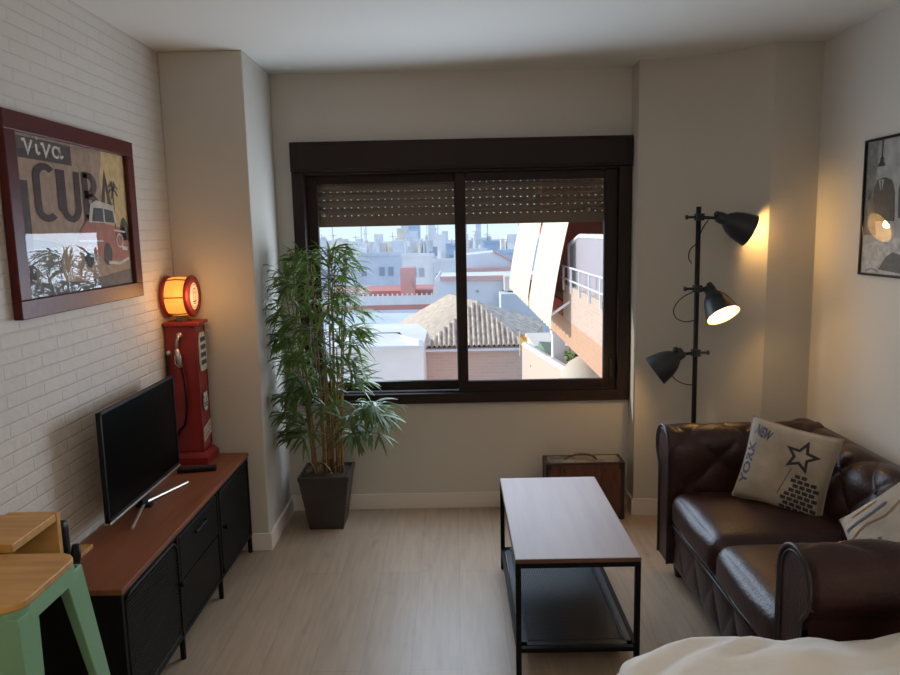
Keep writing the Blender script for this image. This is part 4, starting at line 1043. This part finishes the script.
# ------------------------------------------------------------------ chesterfield sofa
def leather():
    m = mat('brown_leather', (0.036,0.0125,0.010), 0.40, bump=0.25, bscale=90, var=0.35, vscale=7, spec=0.42)
    return m
LEA = leather()
LEAP = mat('leather_piping', (0.022,0.012,0.011), 0.5)
def puff(a, b, pa, pb):
    s = a/pa + b/pb; d = a/pa - b/pb
    return (abs(math.sin(PI*s/1.0*.5))*abs(math.sin(PI*d*.5)))**0.42
t = thing('chesterfield_sofa', (1.42, 2.72, 0), 'dark brown buttoned leather chesterfield sofa against the right wall', 'sofa')
YA0, YA1 = 1.915, 3.515
def profile(o, w, rr, zc, zb, zl):
    """(q, z) from the foot of the inner face over the roll to the foot of the outer face"""
    P = [(0, zl+(zc-zl)*i/14) for i in range(15)]
    for i in range(1, 25):
        a = math.radians(180-(230*i/24)); P.append((rr+rr*math.cos(a), zc+rr*math.sin(a)))
    x_, z_ = P[-1]
    P += [(w+.004, z_-.02), (w, z_-.05), (w, (z_+zb)/2), (w, zb)]
    return P
def cum(P):
    s = [0]
    for i in range(1, len(P)): s.append(s[-1]+math.hypot(P[i][0]-P[i-1][0], P[i][1]-P[i-1][1]))
    return s
def padded(P, length, n, place, amp, pa, pb, s1, lean=0.0, phase=0.0, endfade=.06):
    S = cum(P); m = MB(); N = len(P)
    # resample more finely
    Q = []
    for i in range(N-1):
        k = 3
        for j in range(k): Q.append((P[i][0]+(P[i+1][0]-P[i][0])*j/k, P[i][1]+(P[i+1][1]-P[i][1])*j/k, S[i]+(S[i+1]-S[i])*j/k))
    Q.append((P[-1][0], P[-1][1], S[-1])); K = len(Q)
    vs = []
    for a in range(n+1):
        l = length*a/n
        for b in range(K):
            q, z, s = Q[b]
            p0 = Q[max(b-1,0)]; p1 = Q[min(b+1,K-1)]; tq, tz = p1[0]-p0[0], p1[1]-p0[1]; L_ = math.hypot(tq, tz) or 1
            nq, nz = -tz/L_, tq/L_
            fade = min(1, max(0, (s1-s)/.08))*min(1, l/endfade)*min(1, (length-l)/endfade)
            h = amp*fade*(puff(l+phase, s, pa, pb)-.35)
            zz_ = z+nz*h; qq = q+nq*h + lean*max(0, .60-z)*-1
            vs.append(place(qq, l, zz_))
    fs = [(a*K+b, (a+1)*K+b, (a+1)*K+b+1, a*K+b+1) for a in range(n) for b in range(K-1)]
    m.add(vs, fs)
    return m, Q
AP = profile(0, .150, .102, .632, .095, .095)
XA0, XA1 = .975, 1.70
for side in (0, 1):
    if side: place = lambda q, l, z: (XA0+l, 2.118-q, z)
    else: place = lambda q, l, z: (XA0+l, 3.305+q-.045, z)
    mb, Q = padded(AP, XA1-XA0, 64, place, .018, .125, .125, .76, 0, .03)
    arm = obj('armrest', mb, LEA, t, smooth=True)
    cap = MB(); ring = [place(q, 0, z) for q, z in AP]; c0 = [(p[0]-.002, p[1], p[2]) for p in ring]
    cap.add(c0, [tuple(range(len(c0)))])
    cap.add([(p[0]+.02, p[1], p[2]) for p in ring]+c0, [(i, i+1, len(c0)+i+1, len(c0)+i) for i in range(len(c0)-1)])
    obj('arm_facing', cap, LEA, arm)
    obj('piping', MB().tube([(p[0]-.004, p[1], p[2]) for p in ring], .0065, 8), LEAP, arm, smooth=True)
    inner = [place(.018 if q < .02 else (rr_ := .102, q)[1], 0, z) for q, z in AP[:1]]
    fc = []
    for q, z in AP[4:36]:
        dq, dz = .102-q, .632-z
        if z > .60: fc.append(place(q+dq*.16, 0, z+dz*.16))
        else: fc.append(place(q+.018, 0, z))
    obj('facing_welt', MB().tube([(p[0]-.004, p[1], p[2]) for p in fc], .0035, 6), LEAP, arm, smooth=True)
    bmb = MB()
# back
BP = profile(0, .150, .108, .612, .095, .38)
place = lambda q, l, z: (1.575+q, 1.93+l, z)
mb, Q = padded(BP, 3.50-1.93, 130, place, .040, .130, .130, .42, .22, .02)
bk = obj('backrest', mb, LEA, t, smooth=True)
obj('backrest_end', MB().add([(1.575+q, 1.932, z) for q, z in BP], [tuple(range(len(BP)))]).add([(1.575+q, 3.498, z) for q, z in BP], [tuple(range(len(BP)))[::-1]]), LEA, bk)
# buttons at the lattice nodes of the back
def nodes(length, pa, pb, phase, smin, smax):
    out = []
    for i in range(-30, 31):
        for j in range(-30, 31):
            s = 2*i; d = 2*j      # zeros of both sines
            a = (s+d)/2*pa - phase; b = (s-d)/2*pb
            if .05 < a < length-.05 and smin < b < smax: out.append((a, b))
    return out
def at_s(P, s):
    S = cum(P)
    for i in range(len(P)-1):
        if S[i+1] >= s:
            k = (s-S[i])/(S[i+1]-S[i]); return P[i][0]+(P[i+1][0]-P[i][0])*k, P[i][1]+(P[i+1][1]-P[i][1])*k
    return P[-1]
for a, b in nodes(1.57, .130, .130, .02, .05, .36):
    q, z = at_s(BP, b); q -= .22*max(0, .60-z)
    obj('button', MB().sphere((1.575+q+.012, 1.93+a, z), .010, 8, 6), LEAP, bk, smooth=True)
# base with padded front rail
def frail(u, v):
    y = 2.10+(3.28-2.10)*u; z = .095+(.285-.095)*v
    h = .014*min(1, v/.12)*min(1, (1-v)/.12)*(puff(y, z-.095, .11, .16)-.3)
    return (1.000-h, y, z)
obj('front_rail', MB().grid(frail, 110, 24).box(1.006, 1.78, 2.0, 3.40, .095, .285), LEA, t, smooth=False)
for p in t.children[-1].data.polygons: p.use_smooth = True
obj('rail_piping', MB().tube([(.992, 2.11, .288), (.992, 3.27, .288)], .006, 8), LEAP, t, smooth=True)
for (x, y) in ((1.05, 2.06), (1.05, 3.33), (1.74, 2.06), (1.74, 3.33)):
    obj('foot', MB().lathe([(.018,0),(.024,.03),(.030,.096)], (x, y, 0), (0,0,1), 14), SD, t, smooth=True)
for ya, yb in ((2.124, 2.690), (2.692, 3.256)):
    cy = (ya+yb)/2; hy = (yb-ya)/2
    def fn(o, d):
        k = max(0, 1-abs(d[0])**3)*max(0, 1-abs(d[1])**3)
        if d[2] > .5: o = o + Vector((0,0,.022*k + .004*noise.noise(Vector((o.x*7, (o.y+cy)*7, 1)))))
        if d[0] < -.9: o = o + Vector((-.014*(1-d[1]**2)*(1-d[2]**2), 0, 0))
        return o
    cu = obj('seat_cushion', MB().rbox((1.285, cy, .368), (.305, hy, .083), .052, 18, fn), LEA, t, smooth=True)
    obj('cushion_seam', MB().tube(cable([(.984, ya+.05, .330), (.968, cy, .330), (.984, yb-.05, .330)]), .0035, 6), LEAP, cu, smooth=True)

# ------------------------------------------------------------------ throw pillows
BUR = mat('burlap_fabric', (0.46,0.37,0.28), 0.9, bump=0.5, bscale=320, var=0.22, vscale=9, sheen=0.2)
PINK_ = mat('print_charcoal', (0.045,0.042,0.050), 0.9)
PBLUE = mat('print_faded_navy', (0.10,0.12,0.17), 0.9)
def pillow(name, c, u, v, h, th, label, grp=None):
    u = Vector(u).normalized(); v = Vector(v); v = (v-u*v.dot(u)).normalized(); n = u.cross(v).normalized()
    if n.y > 0 : n = -n
    c = Vector(c)
    def S(a, b, sgn=1, e=0.0):
        aa = a*(1-.07*(1-b*b)); bb = b*(1-.07*(1-a*a))
        k = (max(0, 1-a**4)*max(0, 1-b**4))**.55
        wr = .004*noise.noise(Vector((a*2.5, b*2.5, sgn*3)))*k
        return c + u*aa*h + v*bb*h + n*(sgn*(th*k+wr)+e)
    t = thing(name, c - Vector((0,0,h)), label, 'pillow', grp)
    mb = MB(); mb.grid(lambda p, q: S(2*p-1, 2*q-1, 1), 28, 28); mb.grid(lambda p, q: S(1-2*p, 2*q-1, -1), 28, 28)
    o = obj('cover', mb, BUR, t, smooth=True)
    ed = [S(a, -1, 1) for a in [i/10-1 for i in range(20)]]+[S(1, b, 1) for b in [i/10-1 for i in range(20)]]+[S(1-i/10, 1, 1) for i in range(20)]+[S(-1, 1-i/10, 1) for i in range(20)]
    obj('seam', MB().tube(ed, .0035, 6, True), BUR, o, smooth=True)
    return t, o, S
t, o, S = pillow('throw_pillow', (1.400, 3.03, .625), (.76,-.63,-.14), (.20,.16,.95), .183, .062, 'beige burlap pillow printed with a star in the far corner of the sofa')
F = lambda e: (lambda a, b: S(a, b, 1, e))
st = []
for k in range(10):
    r = .34 if k % 2 == 0 else .155; a = math.radians(90+36*k-8); st.append((.34+r*math.cos(a), .40+r*math.sin(a)))
items = [ribbon(dens(st, .05, True), .066, True), ribbon(dens([(.20,.08),(.02,-.62)], .05), .018)]
obj('star_print', flat(MB(), items, F(.0022)), PINK_, o)
br = []
for r in range(8):
    yb_ = -.93+r*.115
    for k in range(9):
        xb = -.05+k*.15+(.07 if r % 2 else 0)
        if xb+.12 > .93: continue
        if yb_+.08 > -.02+.12*math.sin(xb*6)+(xb-.3)*.05: continue
        if xb < .02+.25*(r/8): continue
        br.append(poly([(xb,yb_),(xb+.12,yb_),(xb+.12,yb_+.085),(xb,yb_+.085)]))
obj('brick_print', flat(MB(), br, F(.0022)), PINK_, o)
def rot(item, cx, cy, deg):
    vs, fs = item; c_, s_ = math.cos(math.radians(deg)), math.sin(math.radians(deg))
    return [Vector((cx+(p[0]*c_-p[1]*s_), cy+(p[0]*s_+p[1]*c_))) for p in vs], fs
BOLD[0] = .035
lt = [rot(text_in('NEW', -.20, -.13, .20, .13), -.62, .70, -14), rot(text_in('YORK', -.55, -.10, .55, .10), -.84, -.10, 90)]
obj('letter_print', flat(MB(), lt, F(.0024)), PBLUE, o)
t, o, S = pillow('throw_pillow', (1.475, 2.33, .600), (.42,-.55,.72), (.10,.85,.55), .20, .062, 'pale printed pillow resting by the near sofa arm')
F2 = lambda e: (lambda a, b: S(a, b, 1, e))
obj('letter_print', flat(MB(), [rot(text_in('NY', -.3, -.22, .3, .22), -.45, -.05, -20), ribbon(dens([(-.8,.55),(.2,.62)], .06), .05), rot(text_in('NEW', -.3, -.10, .3, .10), -.3, -.60, -10)], F2(.0024)), PBLUE, o)
obj('line_print', flat(MB(), [ribbon(dens([(-.85,.30),(-.3,.45),(.1,.38),(.5,.5)], .06), .03), ribbon(dens([(-.6,.75),(.0,.80)], .06), .03)], F2(.0024)), mat('print_rust', (0.30,0.14,0.06), 0.9), o)

# ------------------------------------------------------------------ bed
t = thing('bed', (1.12, .75, 0), 'bed with crumpled white duvet in the near right corner', 'bed')
DUV = mat('white_duvet', (0.84,0.79,0.74), 0.85, bump=0.12, bscale=30)
obj('bed_base', MB().box(.50, 1.82, -.35, 1.74, .08, .28), SD, t)
obj('mattress', MB().rbox((1.16, .70, .39), (.665, 1.045, .11), .05, 6), mat('mattress_white', (0.7,0.68,0.64), .9), t, smooth=True)
bx, by = 1.070, .728
def dfn(o, d):
    p = Vector((o.x+bx, o.y+by, 0))
    h = .022*noise.noise(Vector((p.x*2.6+p.y*2.0, p.y*10-p.x*4, 2))) + .022*noise.noise(Vector((p.x*5+p.y*3, p.y*26-p.x*10, 5)))
    if d[2] > .3: o = o + Vector((0,0,h))
    if d[2] < -.5: o = o + Vector((0,0,0))
    cr = 0
    # round the far left corner in plan
    if d[0] < -.6 and d[1] > .6:
        k = ((-d[0]-.6)/.4)*((d[1]-.6)/.4); o = o + Vector((.09*k, -.06*k, -.03*k))
    return o
obj('duvet', MB().rbox((bx, by, .388), (.765, 1.150, .185), .085, 70, dfn), DUV, t, smooth=True)

# ------------------------------------------------------------------ green metal stool
OAK = wood_mat('oak_seat', (0.66,0.345,0.105), (0.50,0.245,0.068), 0.45, (3, 26, 26), 1.4)
GRN = mat('mint_green_metal', (0.19,0.37,0.215), 0.42)
qx0, qx1, qy0, qy1, qz = -1.345, -1.043, 1.620, 1.922, .80
ccx, ccy = (qx0+qx1)/2, (qy0+qy1)/2
t = thing('bar_stool', (ccx, ccy, 0), 'mint green metal stool with square wooden seat beside the tv bench', 'stool')
seat = MB()
P = [(x, y) for x, y in rrect(qy0, qy1, qx0, qx1, .055)]
seat.prism([(z, y) for y, z in P][::-1], qz-.020, qz)
obj('seat', seat, OAK, t, bevel=.004)
def ap_(h, z, r=.05): return [(ccx+(b), ccy+(a), z) for a, b in rrect(-h, h, -h, h, r)]
am = MB(); a1 = ap_(.149, qz-.020); a2 = ap_(.155, qz-.062)
n = len(a1); am.add(a1+a2, [(i, (i+1) % n, n+(i+1) % n, n+i) for i in range(n)]+[tuple(range(n))])
obj('apron', am, GRN, t)
for sx_ in (-1, 1):
    for sy_ in (-1, 1):
        # folded sheet leg: an angle that narrows and splays outward
        def ring_(z, w, off):
            X, Y = ccx+sx_*off, ccy+sy_*off
            return [(X, Y, z), (X-sx_*w, Y+0, z), (X-sx_*w, Y-sy_*.006, z), (X-sx_*.006, Y-sy_*.006, z), (X-sx_*.006, Y-sy_*w, z), (X, Y-sy_*w, z)]
        lg = MB(); a = ring_(qz-.034, .085, .151); b = ring_(0.0, .030, .225)
        lg.hull(a, b); obj('leg', lg, GRN, t, bevel=.002)
br_ = MB()
for (a, b) in (((-1,-1),(1,-1)), ((1,-1),(1,1)), ((1,1),(-1,1)), ((-1,1),(-1,-1))):
    o1 = .200; z = .33
    br_.obox(((a[0]+b[0])/2*o1+ccx, (a[1]+b[1])/2*o1+ccy, z), ((b[0]-a[0])/2*.19 or .003, (b[1]-a[1])/2*.19 or .003, 0) if False else (abs(b[0]-a[0])/2*.19 or .003, 0, 0), (0, abs(b[1]-a[1])/2*.19 or .003, 0), (0,0,.012))
obj('foot_rail', br_, GRN, t)
obj('cross_brace', MB().tube([(ccx-.12, ccy-.12, qz-.075), (ccx+.12, ccy+.12, qz-.075)], .006, 8).tube([(ccx-.12, ccy+.12, qz-.085), (ccx+.12, ccy-.12, qz-.085)], .006, 8), GRN, t)

# ------------------------------------------------------------------ narrow wooden wall table behind the stool
t = thing('wall_table', (-1.31, 2.05, 0), 'narrow light wood wall table at the brick wall behind the stool', 'table')
obj('table_top', MB().box(-1.409, -1.232, 1.926, 2.150, .800, .824), OAK, t, bevel=.002)
obj('side_panel', MB().box(-1.389, -1.230, 2.150, 2.170, .60, .824), OAK, t, bevel=.001)
obj('wall_bracket', MB().box(-1.409, -1.389, 1.935, 2.150, .60, .800), OAK, t)
tag(obj('wooden_board', MB().box(-1.40, -1.330, 2.26, 2.54, .541, .556), OAK, bevel=.002), 'small light wood board lying on the near end of the bench', 'board')
t = thing('gadget', (-1.268, 2.225, .54), 'small black plastic gadget standing behind the wooden wall table', 'gadget')
obj('body', MB().rbox((-1.268, 2.225, .655), (.024, .020, .115), .012, 5), BLACKP, t, smooth=True)
obj('grip', MB().tube([(-1.262, 2.225, .60), (-1.236, 2.225, .61), (-1.224, 2.225, .65), (-1.220, 2.225, .69)], [.014,.018,.016,.012], 10), BLACKP, t, smooth=True)
